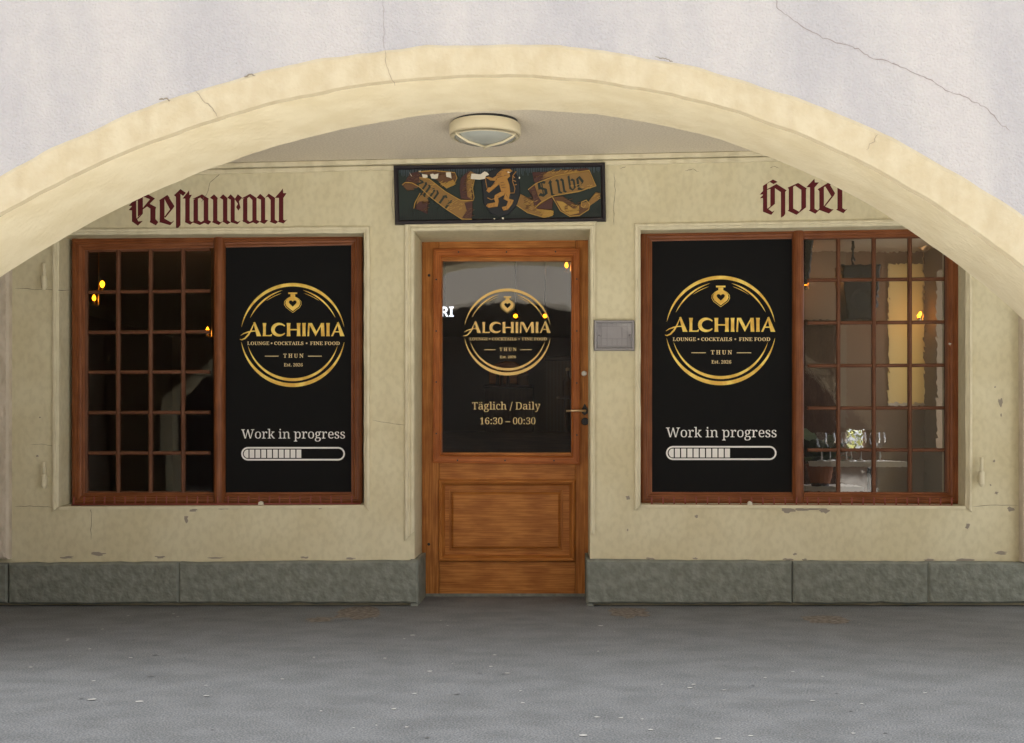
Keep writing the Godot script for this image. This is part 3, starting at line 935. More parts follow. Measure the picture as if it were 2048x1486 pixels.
	lg.set_meta("label", "gold logo and opening hours on the door glass")
	var dl := d + 0.0165
	logo(door, lg, W2(1015, 664, dl), 87.0 / F * dl, CAMZ - dl, "door_gold", "door_pale_gold", false)
	text(lg, "opening_hours", "Täglich / Daily", W2(944, 819, dl), W2(1081, 819, dl).x - W2(944, 819, dl).x, CAMZ - dl, M.door_pale_gold)
	text(lg, "opening_hours", "16:30 – 00:30", W2(960, 848.5, dl), W2(1071, 848, dl).x - W2(960, 848, dl).x, CAMZ - dl, M.door_pale_gold)

func pintle(b: Node, u: float, v0: float, v1: float) -> void:
	var p := part("shutter_pintle", b)
	var d := CAMZ - 0.035
	var a := W(u, v0, d)
	var m := W(u, (v0 * 0.52 + v1 * 0.48), d)
	var e := W(u, v1, d)
	obj("pin", tube([a, m], 0.0105, 12), M.trim_paint, p)
	obj("barrel", lathe(e, [[0.0, -0.006], [0.008, -0.004], [0.013, 0.004], [0.0165, 0.012], [0.0165, m.y - e.y - 0.006], [0.0125, m.y - e.y], [0.0, m.y - e.y]], 16), M.trim_paint, p)
	var c := (m + e) / 2.0
	obj("bracket", box(Vector3(c.x - 0.009, c.y - 0.02, 0.0), Vector3(c.x + 0.009, c.y + 0.02, 0.03), 0.003), M.trim_paint, p)

# ---------------------------------------------------------------- lettering
var GLYPH := {}
func glyphs() -> void:
	# broken-pen letters as strokes; "H".."l" in pixels of one enlargement, "R".."t" of another
	GLYPH.H = [[362, 328, 428, 292, 428, 700, 362, 735], [362, 328, 518, 228, 592, 266, 528, 300, 470, 268, 428, 296], [365, 405, 310, 465, 365, 465], [365, 470, 312, 525, 365, 520], [362, 735, 428, 682, 440, 690, 505, 738, 545, 718, 495, 785, 470, 780], [478, 352, 550, 330, 550, 608, 478, 660], [428, 690, 550, 596, 550, 612, 440, 702], [428, 380, 575, 300, 735, 400, 712, 425, 645, 428, 550, 365, 478, 375, 428, 392], [645, 420, 712, 418, 712, 770, 690, 805, 650, 828, 645, 820]]
	GLYPH.o = [[768, 372, 838, 340, 838, 690, 768, 715], [965, 388, 1040, 380, 1040, 665, 965, 705], [750, 357, 915, 283, 1053, 370, 1035, 392, 965, 392, 868, 325, 838, 345, 768, 378], [752, 722, 768, 705, 838, 685, 930, 735, 965, 690, 1047, 662, 890, 785]]
	GLYPH.t = [[1103, 335, 1175, 290, 1175, 695, 1103, 705], [1045, 350, 1172, 215, 1180, 275, 1243, 275, 1175, 355], [1085, 718, 1103, 698, 1175, 688, 1220, 715, 1255, 685, 1258, 702, 1188, 768]]
	GLYPH.e = [[1250, 400, 1322, 345, 1322, 655, 1250, 690], [1222, 382, 1395, 275, 1430, 310, 1322, 348, 1250, 412], [1395, 275, 1497, 445, 1440, 495, 1340, 332], [1497, 445, 1480, 480, 1335, 662, 1322, 648, 1440, 493], [1240, 705, 1250, 680, 1325, 650, 1440, 697, 1475, 700, 1400, 765]]
	GLYPH.l = [[1535, 190, 1575, 165, 1612, 205, 1612, 695, 1535, 705], [1515, 705, 1535, 690, 1612, 680, 1655, 705, 1690, 690, 1630, 760]]
	GLYPH.R2 = [[178, 345, 222, 290, 225, 500, 178, 545], [145, 375, 200, 315, 182, 380], [143, 422, 182, 378, 182, 425], [178, 540, 225, 498, 245, 540, 292, 535, 240, 585], [240, 300, 293, 270, 293, 450, 240, 490], [232, 505, 293, 446, 293, 458, 240, 515], [293, 285, 345, 255, 420, 298, 335, 385, 293, 415, 293, 398, 368, 308, 320, 288], [320, 372, 345, 345, 432, 390, 425, 420, 375, 408], [372, 400, 425, 395, 425, 525, 372, 535], [365, 548, 372, 528, 425, 515, 455, 548, 430, 582], [178, 345, 293, 262, 293, 300, 222, 325]]
	GLYPH.e2 = [[470, 320, 520, 290, 520, 520, 470, 545], [466, 316, 550, 262, 575, 290, 520, 302, 470, 330], [550, 262, 625, 380, 580, 418, 517, 300], [625, 380, 612, 400, 528, 503, 520, 490, 580, 412], [465, 548, 475, 535, 525, 513, 590, 550, 622, 532, 580, 580]]
	GLYPH.s2 = [[640, 270, 688, 248, 688, 580, 660, 612, 640, 612], [620, 265, 688, 200, 745, 240, 715, 272, 682, 248, 640, 282]]
	GLYPH.t2 = [[738, 290, 785, 268, 785, 548, 738, 540], [710, 300, 778, 215, 782, 262, 808, 260, 785, 302], [735, 548, 738, 530, 785, 530, 802, 545, 832, 540, 790, 575]]
	GLYPH.a2 = [[825, 312, 872, 290, 872, 545, 825, 550], [812, 305, 915, 255, 984, 300, 978, 318, 932, 322, 895, 290, 872, 302], [932, 312, 980, 302, 980, 545, 932, 548], [812, 550, 825, 538, 872, 528, 905, 548, 932, 530, 980, 525, 1012, 542, 980, 575, 940, 555, 892, 578]]
	GLYPH.u2 = [[998, 292, 1040, 255, 1080, 295, 1075, 312, 1030, 312], [1030, 302, 1075, 302, 1075, 545, 1030, 548], [1018, 548, 1030, 535, 1075, 528, 1108, 550, 1136, 536, 1090, 578], [1100, 292, 1136, 255, 1182, 295, 1180, 312, 1135, 312], [1135, 300, 1180, 300, 1180, 550, 1135, 548], [1135, 545, 1180, 528, 1215, 550, 1180, 572]]
	GLYPH.r2 = [[1180, 292, 1215, 255, 1260, 300, 1258, 312, 1215, 312], [1215, 300, 1258, 300, 1258, 545, 1215, 548], [1212, 548, 1258, 528, 1290, 545, 1322, 533, 1285, 570], [1258, 305, 1290, 255, 1335, 290, 1302, 330, 1318, 395, 1295, 427, 1273, 390, 1292, 355, 1265, 318]]
	GLYPH.a3 = [[1345, 305, 1390, 285, 1390, 540, 1345, 548], [1325, 300, 1420, 250, 1489, 295, 1485, 312, 1443, 315, 1410, 282, 1390, 298], [1443, 305, 1487, 298, 1487, 542, 1443, 545], [1332, 532, 1390, 525, 1415, 545, 1443, 530, 1490, 525, 1522, 543, 1485, 568, 1450, 550, 1395, 568]]
	GLYPH.n2 = [[1487, 292, 1525, 250, 1577, 295, 1577, 312, 1533, 312], [1533, 300, 1577, 300, 1577, 540, 1533, 545], [1518, 545, 1533, 532, 1577, 522, 1608, 528, 1570, 568], [1577, 292, 1615, 248, 1682, 292, 1680, 310, 1635, 315, 1605, 280], [1635, 305, 1680, 300, 1680, 540, 1635, 545], [1625, 545, 1635, 532, 1680, 522, 1715, 545, 1685, 567]]
	GLYPH.t3 = [[1680, 292, 1763, 195, 1768, 243, 1802, 243, 1768, 295], [1722, 285, 1768, 262, 1768, 540, 1722, 540], [1712, 545, 1722, 528, 1768, 520, 1785, 530, 1808, 520, 1770, 562]]
	# letters only the carved board needs
	GLYPH.S3 = [[10, 40, 90, -20, 190, 30, 160, 75, 90, 40, 55, 60], [10, 40, 70, 40, 70, 160, 10, 160], [10, 130, 70, 130, 180, 180, 190, 220, 10, 165], [125, 180, 190, 190, 190, 290, 125, 310], [-10, 300, 40, 250, 100, 290, 125, 270, 190, 285, 90, 345], [85, 45, 110, 40, 110, 290, 85, 290]]
	GLYPH.b3 = [[0, 20, 45, -10, 45, 300, 0, 290], [45, 110, 90, 70, 140, 110, 100, 130], [98, 120, 140, 105, 140, 280, 98, 290], [0, 285, 45, 270, 75, 300, 98, 270, 140, 275, 65, 335]]
	GLYPH.z3 = [[0, 60, 100, 40, 140, 70, 40, 90], [90, 70, 140, 70, 60, 180, 10, 190], [10, 180, 60, 170, 120, 210, 120, 290, 60, 330, 0, 300, 80, 270, 80, 220]]
func lettering(b: Node) -> void:
	glyphs()
	var word := part("painted_word", b, "maroon blackletter word Restaurant painted on the wall")
	for g in ["R2", "e2", "s2", "t2", "a2", "u2", "r2", "a3", "n2", "t3"]:
		obj("letter", glyph_mesh(g, 230, 340, 5.2513, CAMZ), M.lettering, word)
	word = part("painted_word", b, "maroon blackletter word Hotel painted on the wall")
	for g in ["H", "o", "t", "e", "l"]:
		obj("letter", glyph_mesh(g, 1480, 330, 7.877, CAMZ), M.lettering, word)
func glyph_mesh(g: String, ox: float, oy: float, s: float, d: float) -> ArrayMesh:
	var st := begin()
	var k := 0
	for poly in GLYPH[g]:
		add_prism(st, zpts(poly, ox, oy, s, d), 0.0, 0.0008 + 0.00012 * k)
		k += 1
	return done(st)
func text(parent: Node, called: String, words: String, at: Vector2, width: float, z: float, m: Material, bold := false, mono_height := 0.0) -> void:
	var f := SystemFont.new()
	f.font_names = PackedStringArray(["Droid Serif"])
	if bold: f.font_weight = 700
	var t := TextMesh.new()
	t.font = f
	t.text = words
	t.font_size = 64
	t.pixel_size = 0.01
	t.depth = 0.02
	t.curve_step = 1.0
	t.horizontal_alignment = HORIZONTAL_ALIGNMENT_LEFT
	var bb := t.get_aabb()
	var s := width / bb.size.x
	# cap-height baseline: measured with a letter that stands on it
	t.vertical_alignment = VERTICAL_ALIGNMENT_BOTTOM
	var ref := TextMesh.new()
	ref.font = f
	ref.text = "H"
	ref.font_size = 64
	ref.pixel_size = 0.01
	ref.vertical_alignment = VERTICAL_ALIGNMENT_BOTTOM
	var base: float = ref.get_aabb().position.y
	var o := obj(called, t, m, parent)
	var sy := s if mono_height == 0.0 else mono_height / ref.get_aabb().size.y
	o.scale = Vector3(s, sy, 0.03)
	o.position += Vector3(at.x - t.get_aabb().position.x * s, at.y - base * sy, z + 0.0006)
# ring, flask, name: laid out in pixels of an enlargement in which the ring has radius 597 round (718, 743)
func logo(owner_: Node, parent: Node, c: Vector2, r: float, z: float, gold: String, pale: String, board := true) -> void:
	var P := func(x, y): return c + Vector2((x - 718.0) / 597.0, (743.0 - y) / 600.0) * r
	var L := func(flat):
		var p := PackedVector2Array()
		for i in flat.size() / 2:
			p.append(P.call(flat[i * 2], flat[i * 2 + 1]))
		return p
	var put := func(called, polys, m):
		var st := begin()
		var k := 0
		for p in polys:
			add_prism(st, p, z, z + 0.0007 + 0.00012 * k)
			k += 1
		obj(called, done(st), M[m], parent)
	put.call("ring", [arc(c, r, 9, 171, r * 0.064), arc(c, r * 0.885, 158, 103, r * 0.030, 24), arc(c, r * 0.885, 77, 22, r * 0.030, 24), arc(c, r * 0.832, 128, 105, r * 0.010, 12), arc(c, r * 0.832, 75, 52, r * 0.010, 12), arc(c, r, -8, -172, r * 0.070), arc(c, r * 0.887, -14, -166, r * 0.053)], gold)
	var body := [692, 272, 692, 300, 660, 323, 638, 350, 633, 382, 650, 415, 685, 442, 718, 468, 752, 442, 787, 415, 803, 382, 798, 350, 775, 323, 745, 300, 745, 272]
	var outline := [686, 305, 652, 325, 624, 355, 621, 390, 640, 424, 718, 484, 797, 424, 815, 390, 812, 355, 784, 325, 750, 305]
	var op := []
	var ow := []
	for i in outline.size() / 2:
		op.append(P.call(outline[i * 2], outline[i * 2 + 1]))
		ow.append(r * 0.009)
	put.call("flask", [L.call([667, 252, 769, 252, 769, 270, 667, 270]), L.call(body), stroke(op, ow)], gold)
	put.call("heart", [scale_z(L.call([718, 416, 682, 382, 672, 362, 684, 345, 704, 345, 718, 358, 732, 345, 752, 345, 764, 362, 754, 382]))], "black_board")
	var o: MeshInstance3D = parent.get_child(parent.get_child_count() - 1)
	o.position.z += 0.0006
	# name
	var letters := []
	letters.append(L.call([266, 600, 284, 592, 355, 757, 304, 757]))
	letters.append(stroke([P.call(278, 598), P.call(240, 685), P.call(207, 742), P.call(168, 783), P.call(132, 798), P.call(110, 792)], [r * 0.012, r * 0.024, r * 0.032, r * 0.028, r * 0.022, r * 0.012]))
	letters.append(stroke([P.call(318, 697), P.call(255, 698), P.call(205, 708), P.call(155, 726), P.call(120, 749)], [r * 0.016, r * 0.020, r * 0.026, r * 0.020, r * 0.006]))
	letters.append(L.call([372, 605, 414, 605, 408, 650, 408, 743, 455, 743, 482, 728, 474, 757, 372, 757, 378, 720, 378, 650]))
	var cc := []
	var cw := []
	for i in 25:
		var a := deg_to_rad(lerpf(38, 322, i / 24.0))
		var k := 0.5 - 0.5 * cos(a)
		cc.append(P.call(566 + cos(a) * 76, 681 - sin(a) * 66))
		cw.append(r * lerpf(0.020, 0.068, clampf(k * 1.15 - 0.1, 0, 1)))
	letters.append(stroke(cc, cw))
	letters.append(L.call([648, 605, 692, 605, 688, 640, 688, 722, 692, 757, 648, 757, 652, 722, 652, 640]))
	letters.append(L.call([763, 605, 807, 605, 803, 640, 803, 722, 807, 757, 763, 757, 767, 722, 767, 640]))
	letters.append(L.call([686, 674, 769, 674, 769, 689, 686, 689]))
	for x in [826, 1102]:
		letters.append(L.call([x, 605, x + 42, 605, x + 38, 640, x + 38, 722, x + 42, 757, x, 757, x + 4, 722, x + 4, 640]))
	letters.append(L.call([896, 605, 912, 605, 906, 757, 886, 757]))
	letters.append(L.call([900, 605, 938, 605, 996, 715, 980, 757]))
	letters.append(L.call([980, 757, 972, 735, 1046, 605, 1062, 605]))
	letters.append(L.call([1040, 605, 1076, 605, 1084, 757, 1044, 757]))
	letters.append(L.call([1226, 600, 1244, 592, 1312, 757, 1262, 757]))
	letters.append(L.call([1232, 598, 1243, 610, 1180, 757, 1158, 757]))
	letters.append(L.call([1192, 700, 1280, 700, 1284, 713, 1188, 713]))
	put.call("brand_name", letters, gold)
	# small lines
	var T := func(called, words, x0, x1, base, cap): text(parent, called, words, P.call(x0, base), (x1 - x0) / 597.0 * r, z, M[pale], true, cap / 600.0 * r)
	T.call("tagline", "LOUNGE", 195, 447, 858, 39)
	T.call("tagline", "COCKTAILS", 505, 840, 858, 39)
	T.call("tagline", "FINE FOOD", 917, 1257, 858, 39)
	put.call("bullet", [disc(P.call(475, 838), r * 0.016, 10)], pale)
	put.call("bullet", [disc(P.call(877, 838), r * 0.016, 10)], pale)
	T.call("place_name", "T H U N", 610, 840, 1005, 46)
	put.call("rule", [L.call([398, 983, 555, 983, 555, 991, 398, 991])], pale)
	put.call("rule", [L.call([893, 983, 1050, 983, 1050, 991, 893, 991])], pale)
	T.call("year", "Est. 2026", 617, 832, 1105, 37)
func scale_z(p: PackedVector2Array) -> PackedVector2Array:
	return p

func posters() -> void:
	for left in [true, false]:
		var d := CAMZ + 0.155
		var z := CAMZ - d
		var q := quad(d, [449, 491, 719, 488, 718, 989, 450, 990]) if left else quad(d, [1299, 479, 1588, 476, 1588, 989, 1300, 989])
		var t := thing("window_poster", "black gold-logo poster filling the window half under the word Restaurant" if left else "black gold-logo poster in the window half beside the metal menu case", "poster", Vector3.ZERO, "black posters in the windows")
		obj("board", prism(q, z - 0.008, z), M.black_board, t)
		var lf := part("logo", t)
		logo(t, lf, W2(585.6, 670, d) if left else W2(1441.5, 661, d), (104.0 if left else 109.5) / F * d, z, "gold_print", "pale_gold_print")
		var x0 := 482.5 if left else 1332.0
		var x1 := 690.0 if left else 1553.0
		var a := W2(x0, 877 if left else 874.5, d)
		text(t, "work_in_progress", "Work in progress", a, W2(x1, 0, d).x - a.x, z, M.white_print)
		var pr := part("progress_bar", t)
		var p0 := W2(x0, 921 if left else 920, d)
		var p1 := W2(x1, 894 if left else 892, d)
		var R := (p1.y - p0.y) / 2.0
		var pill := func(i):
			var p := PackedVector2Array()
			for k in 13:
				var an := -PI / 2 + PI * k / 12.0
				p.append(Vector2(p1.x - R, p0.y + R) + Vector2(cos(an), sin(an)) * (R - i))
			for k in 13:
				var an := PI / 2 + PI * k / 12.0
				p.append(Vector2(p0.x + R, p0.y + R) + Vector2(cos(an), sin(an)) * (R - i))
			return p
		var o: PackedVector2Array = pill.call(0.0)
		var n: PackedVector2Array = pill.call(0.0095)
		var st := begin()
		for k in o.size():
			var l := (k + 1) % o.size()
			face4(st, Vector3(o[k].x, o[k].y, z + 0.001), Vector3(o[l].x, o[l].y, z + 0.001), Vector3(n[l].x, n[l].y, z + 0.001), Vector3(n[k].x, n[k].y, z + 0.001), Vector3.BACK)
		obj("outline", done(st), M.white_print, pr)
		var W_ := p1.x - p0.x
		var xs := p0.x + W_ * 0.024
		for k in 10:
			var sa := xs + W_ * 0.0565 * k
			var sb := sa + W_ * 0.0455
			var seg := rect(sa, p0.y + 0.015, sb, p1.y - 0.015)
			if k == 0:
				seg = PackedVector2Array([Vector2(sb, p1.y - 0.015), Vector2(sb, p0.y + 0.015), Vector2(sa + 0.014, p0.y + 0.016), Vector2(sa + 0.003, p0.y + R * 0.7), Vector2(sa, p0.y + R), Vector2(sa + 0.003, p0.y + R * 1.3), Vector2(sa + 0.014, p1.y - 0.016)])
			obj("segment", prism(seg, z, z + 0.001), M.white_print, pr)

# ---------------------------------------------------------------- carved board over the door
func sign_board() -> void:
	var t := thing("carved_sign", "dark carved board with gold ribbons and lion shield above the door", "sign")
	var D := CAMZ - 0.03
	var zb := 0.03
	var q := quad(D, [787, 331, 1210, 325, 1212, 442, 790, 449])
	obj("board", prism(inset(q, 0.012), 0.0, zb - 0.006), M.sign_green, t)
	var fp := [[0.0, 0.0], [0.0, zb + 0.002], [0.004, zb + 0.006], [0.016, zb + 0.006], [0.022, zb], [0.026, zb - 0.006]]
	for i in 4:
		obj("frame_strip", frame_side(q, fp, i), M.sign_frame, t)
	var Z := func(flat): return zpts(flat, 760, 300, 4.2667, D)
	var lift := func(called, flat, z1, m, bev := 0.002): obj(called, prism(Z.call(flat), zb - 0.006, zb + z1, bev), M[m], t)
	# chiselled background: short upright gouges
	var st := begin()
	var st2 := begin()
	for i in 118:
		var x := 165.0 + i * 14.6 + rng.randf_range(-3, 3)
		var y0 := 158.0 - (x - 165.0) * 0.012 + rng.randf_range(-4, 6)
		var hh := rng.randf_range(35, 75)
		add_prism(st, Z.call([x, y0, x + 8, y0, x + 6, y0 + hh, x + 2, y0 + hh]), zb - 0.007, zb - 0.003 + 0.0001 * (i % 5), 0.0)
		var y1 := 610.0 - (x - 165.0) * 0.014
		hh = rng.randf_range(50, 130)
		add_prism(st2, Z.call([x, y1, x + 2, y1 - hh, x + 5, y1 - hh, x + 7, y1]), zb - 0.007, zb - 0.003 + 0.0001 * (i % 5), 0.0)
	tag(obj("gouges", done(st), M.sign_blue, t), "", "", "", "stuff")
	tag(obj("gouges", done(st2), M.sign_dark, t), "", "", "", "stuff")
	# ribbons; maroon and brown pieces paint the shade of the folds
	lift.call("ribbon", [330, 190, 450, 178, 640, 195, 655, 240, 630, 300, 565, 325, 500, 265, 420, 215], 0.001, "ribbon_brown")
	lift.call("ribbon", [500, 270, 560, 285, 625, 250, 640, 280, 630, 300, 565, 325], 0.002, "ribbon_gold")
	lift.call("ribbon", [380, 345, 440, 395, 410, 450, 405, 545, 350, 520, 300, 500, 320, 420], 0.001, "ribbon_maroon")
	lift.call("ribbon", [380, 345, 440, 395, 405, 450, 340, 440, 310, 470, 320, 420], 0.002, "ribbon_ochre")
	lift.call("ribbon", [690, 240, 760, 175, 820, 200, 800, 260, 790, 330, 800, 430, 690, 415, 680, 330], 0.002, "ribbon_maroon")
	lift.call("ribbon", [740, 215, 770, 180, 818, 202, 797, 262, 780, 340, 790, 428, 745, 400, 735, 300], 0.003, "ribbon_ochre")
	lift.call("ribbon", [190, 300, 215, 270, 255, 200, 320, 185, 375, 240, 335, 315, 270, 282, 225, 285], 0.003, "ribbon_maroon")
	lift.call("ribbon", [190, 300, 225, 285, 270, 285, 330, 318, 300, 340, 230, 345], 0.004, "ribbon_brown")
	lift.call("ribbon", [335, 235, 420, 250, 560, 360, 690, 432, 790, 434, 785, 590, 700, 590, 560, 500, 430, 400, 330, 312], 0.006, "ribbon_ochre", 0.003)
	lift.call("ribbon", [720, 450, 790, 436, 785, 590, 735, 592, 700, 580, 740, 520], 0.0075, "ribbon_maroon")
	lift.call("ribbon", [1300, 190, 1440, 185, 1600, 165, 1770, 155, 1785, 175, 1500, 220, 1330, 285, 1310, 260], 0.002, "ribbon_maroon")
	lift.call("ribbon", [1400, 195, 1560, 172, 1700, 175, 1690, 192, 1500, 215, 1380, 250], 0.003, "ribbon_ochre")
	lift.call("ribbon", [1200, 375, 1320, 440, 1340, 500, 1470, 515, 1482, 550, 1400, 575, 1260, 535, 1165, 470], 0.002, "ribbon_ochre")
	lift.call("ribbon", [1330, 505, 1470, 515, 1482, 550, 1440, 572, 1380, 568, 1390, 545], 0.004, "ribbon_gold")
	lift.call("ribbon", [1330, 490, 1480, 395, 1470, 510, 1340, 500], 0.003, "ribbon_maroon")
	lift.call("ribbon", [1470, 400, 1560, 395, 1680, 470, 1790, 440, 1790, 500, 1700, 560, 1620, 565, 1540, 520], 0.002, "ribbon_brown")
	lift.call("ribbon", [1500, 430, 1560, 440, 1650, 500, 1700, 470, 1700, 540, 1620, 558, 1550, 515], 0.003, "ribbon_gold")
	lift.call("ribbon", [1715, 450, 1780, 440, 1840, 360, 1880, 370, 1870, 420, 1800, 470, 1765, 500, 1720, 490], 0.004, "ribbon_ochre")
	lift.call("ribbon", [1265, 340, 1330, 290, 1500, 222, 1785, 177, 1840, 310, 1700, 355, 1480, 393, 1320, 495, 1300, 400], 0.006, "ribbon_ochre", 0.003)
	lift.call("ribbon", [1265, 340, 1320, 300, 1350, 400, 1380, 440, 1320, 495, 1300, 400], 0.0075, "ribbon_maroon")
	# gilt edges
	for e in [[190, 300, 215, 280, 270, 282, 335, 315, 430, 402, 560, 502, 700, 592, 785, 592], [335, 235, 420, 250, 560, 358, 690, 432, 795, 432, 803, 405, 790, 330, 805, 255], [290, 500, 300, 450, 345, 370], [330, 188, 450, 178, 640, 195, 657, 240, 630, 300, 565, 327], [1320, 497, 1370, 450, 1480, 393, 1700, 355, 1845, 305], [1265, 340, 1330, 288, 1500, 220, 1785, 175, 1842, 308], [1165, 472, 1260, 537, 1400, 577, 1470, 560, 1480, 530, 1450, 515], [1470, 400, 1540, 520, 1620, 567, 1700, 562, 1780, 510, 1790, 465, 1760, 430, 1720, 445, 1715, 480, 1740, 495, 1755, 470]]:
		var pp := []
		var ww := []
		for i in e.size() / 2:
			pp.append(Z.call([e[i * 2], e[i * 2 + 1]])[0])
			ww.append(0.0042)
		obj("gilt_edge", prism(stroke(pp, ww), zb, zb + 0.0095), M.ribbon_gold, t)
	# hatching on the folds
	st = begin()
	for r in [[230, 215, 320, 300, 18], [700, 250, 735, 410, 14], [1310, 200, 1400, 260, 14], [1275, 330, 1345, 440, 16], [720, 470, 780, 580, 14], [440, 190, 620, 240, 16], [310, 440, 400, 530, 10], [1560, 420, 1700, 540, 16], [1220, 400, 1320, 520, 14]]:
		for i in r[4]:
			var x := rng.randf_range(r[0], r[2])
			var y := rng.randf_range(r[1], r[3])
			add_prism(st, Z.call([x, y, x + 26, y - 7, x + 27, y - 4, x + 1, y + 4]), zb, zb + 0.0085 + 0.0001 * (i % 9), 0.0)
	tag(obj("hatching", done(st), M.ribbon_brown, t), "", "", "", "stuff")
	st = begin()  # gold ticks painted on as ribbon highlights
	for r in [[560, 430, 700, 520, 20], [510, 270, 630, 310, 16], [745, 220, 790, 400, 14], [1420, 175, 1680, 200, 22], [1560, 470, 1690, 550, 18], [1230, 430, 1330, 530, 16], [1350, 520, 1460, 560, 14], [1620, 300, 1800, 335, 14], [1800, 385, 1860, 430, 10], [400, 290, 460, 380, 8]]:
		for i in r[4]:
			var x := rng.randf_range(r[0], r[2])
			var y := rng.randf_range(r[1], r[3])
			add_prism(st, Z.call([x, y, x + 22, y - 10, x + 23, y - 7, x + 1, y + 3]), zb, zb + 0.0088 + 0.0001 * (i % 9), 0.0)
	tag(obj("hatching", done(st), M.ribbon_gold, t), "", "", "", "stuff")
	# shield and lion
	lift.call("shield", [865, 260, 885, 205, 940, 180, 1020, 150, 1090, 165, 1150, 195, 1190, 240, 1195, 380, 1170, 470, 1100, 550, 1020, 572, 940, 540, 880, 450], 0.004, "sign_navy", 0.004)
	var lion := part("lion", t, "gold rampant lion on dark shield")
	var k := 0
	for f in [[1000, 205, 1045, 165, 1110, 162, 1128, 182, 1105, 200, 1112, 226, 1088, 246, 1050, 248, 1000, 262, 985, 235], [1000, 250, 1085, 243, 1105, 300, 1112, 365, 1080, 378, 1035, 362, 1022, 310], [995, 255, 1035, 280, 962, 342, 930, 367, 908, 350, 925, 322, 945, 322], [995, 222, 988, 266, 942, 262, 903, 237, 930, 230, 960, 242], [1078, 352, 1112, 368, 1100, 418, 1142, 430, 1130, 462, 1092, 512, 1052, 520, 1040, 490, 1080, 480, 1092, 440, 1055, 420], [1072, 348, 1030, 360, 980, 390, 975, 420, 985, 450, 920, 460, 905, 480, 930, 495, 1005, 485, 1015, 440, 1010, 412, 1062, 388]]:
		obj("lion_body", prism(Z.call(f), zb, zb + 0.011 + 0.0006 * k, 0.002), M.lion_gold, lion)
		k += 1
	for f in [[1112, 370, 1145, 368, 1152, 330, 1132, 270, 1135, 220, 1162, 185], [900, 230, 905, 280, 915, 330], [918, 410, 950, 425, 985, 415], [1135, 225, 1152, 240], [1138, 262, 1160, 270], [1148, 300, 1168, 296]]:
		var pp := []
		var ww := []
		for i in f.size() / 2:
			pp.append(Z.call([f[i * 2], f[i * 2 + 1]])[0])
			ww.append(0.0036)
		obj("lion_line", prism(stroke(pp, ww), zb, zb + 0.011), M.lion_gold, lion)
	st = begin()      # cut lines: mane, ribs, haunch, eye
	for f in [[1010, 205, 1040, 200], [1000, 222, 1035, 214], [1005, 240, 1045, 228], [1030, 180, 1060, 178], [1075, 190, 1092, 186], [1060, 222, 1095, 216], [1030, 285, 1060, 278], [1035, 305, 1070, 300], [1040, 325, 1078, 322], [985, 285, 955, 312], [1078, 385, 1095, 415], [1000, 405, 1020, 392], [925, 470, 915, 488], [950, 470, 945, 490], [975, 468, 972, 486], [1060, 500, 1055, 516], [1082, 492, 1080, 508], [1118, 440, 1112, 460]]:
		add_prism(st, stroke([Z.call([f[0], f[1]])[0], Z.call([f[2], f[3]])[0]], [0.0026, 0.0010]), zb, zb + 0.0155 + 0.0001 * (f[0] % 7), 0.0)
	tag(obj("lion_carving", done(st), M.ribbon_brown, lion), "", "", "", "stuff")
	# words on the ribbons
	var word := part("carved_word", t, "dark blackletter word on the left ribbon")
	carve(word, [["z3", 0, 0], ["u2", 1000, 240], ["n2", 1490, 240], ["s2", 620, 200], ["t2", 710, 205]], [348, 232, 392, 264, 458, 316, 548, 372, 600, 408], 35.0, 0.37, D, zb + 0.0065)
	word = part("carved_word", t, "dark blackletter word Stube on the right ribbon")
	carve(word, [["S3", 0, 0], ["t2", 712, 215], ["u2", 1000, 245], ["b3", 0, 0], ["e2", 466, 255]], [1338, 272, 1428, 256, 1492, 248, 1598, 222, 1668, 226], -9.0, 0.40, D, zb + 0.0065)
	# torn paper
	for f in [[360, 210, 405, 215, 408, 236, 385, 242, 366, 238], [430, 212, 455, 206, 465, 214, 500, 205, 494, 245, 470, 250, 440, 245], [563, 196, 605, 194, 612, 246, 590, 236, 568, 232], [782, 206, 860, 212, 892, 187, 915, 195, 932, 214, 905, 224, 896, 248, 850, 256, 775, 250], [250, 190, 275, 226, 268, 226], [330, 183, 350, 180, 345, 192], [1186, 232, 1196, 236, 1192, 250, 1184, 246], [1092, 186, 1112, 196, 1088, 200], [968, 584, 985, 588, 975, 596], [1040, 580, 1058, 580, 1056, 594, 1042, 592]]:
		obj("paper_scrap", prism(Z.call(f), zb + 0.008, zb + 0.0135), M.paper, t)
func carve(parent: Node, word: Array, at: Array, deg: float, s: float, D: float, z: float) -> void:
	for i in word.size():
		var st := begin()
		var k := 0
		for poly in GLYPH[word[i][0]]:
			var p := PackedVector2Array()
			for j in poly.size() / 2:
				var v := Vector2(poly[j * 2] - word[i][1], poly[j * 2 + 1] - word[i][2]) * s
				v = v.rotated(deg_to_rad(deg))
				p.append(W2(760 + (at[i * 2] + v.x) / 4.2667, 300 + (at[i * 2 + 1] + v.y) / 4.2667, D))
			add_prism(st, p, z - 0.003, z + 0.0012 + 0.0001 * k)
			k += 1
		obj("letter", done(st), M.sign_green, parent)

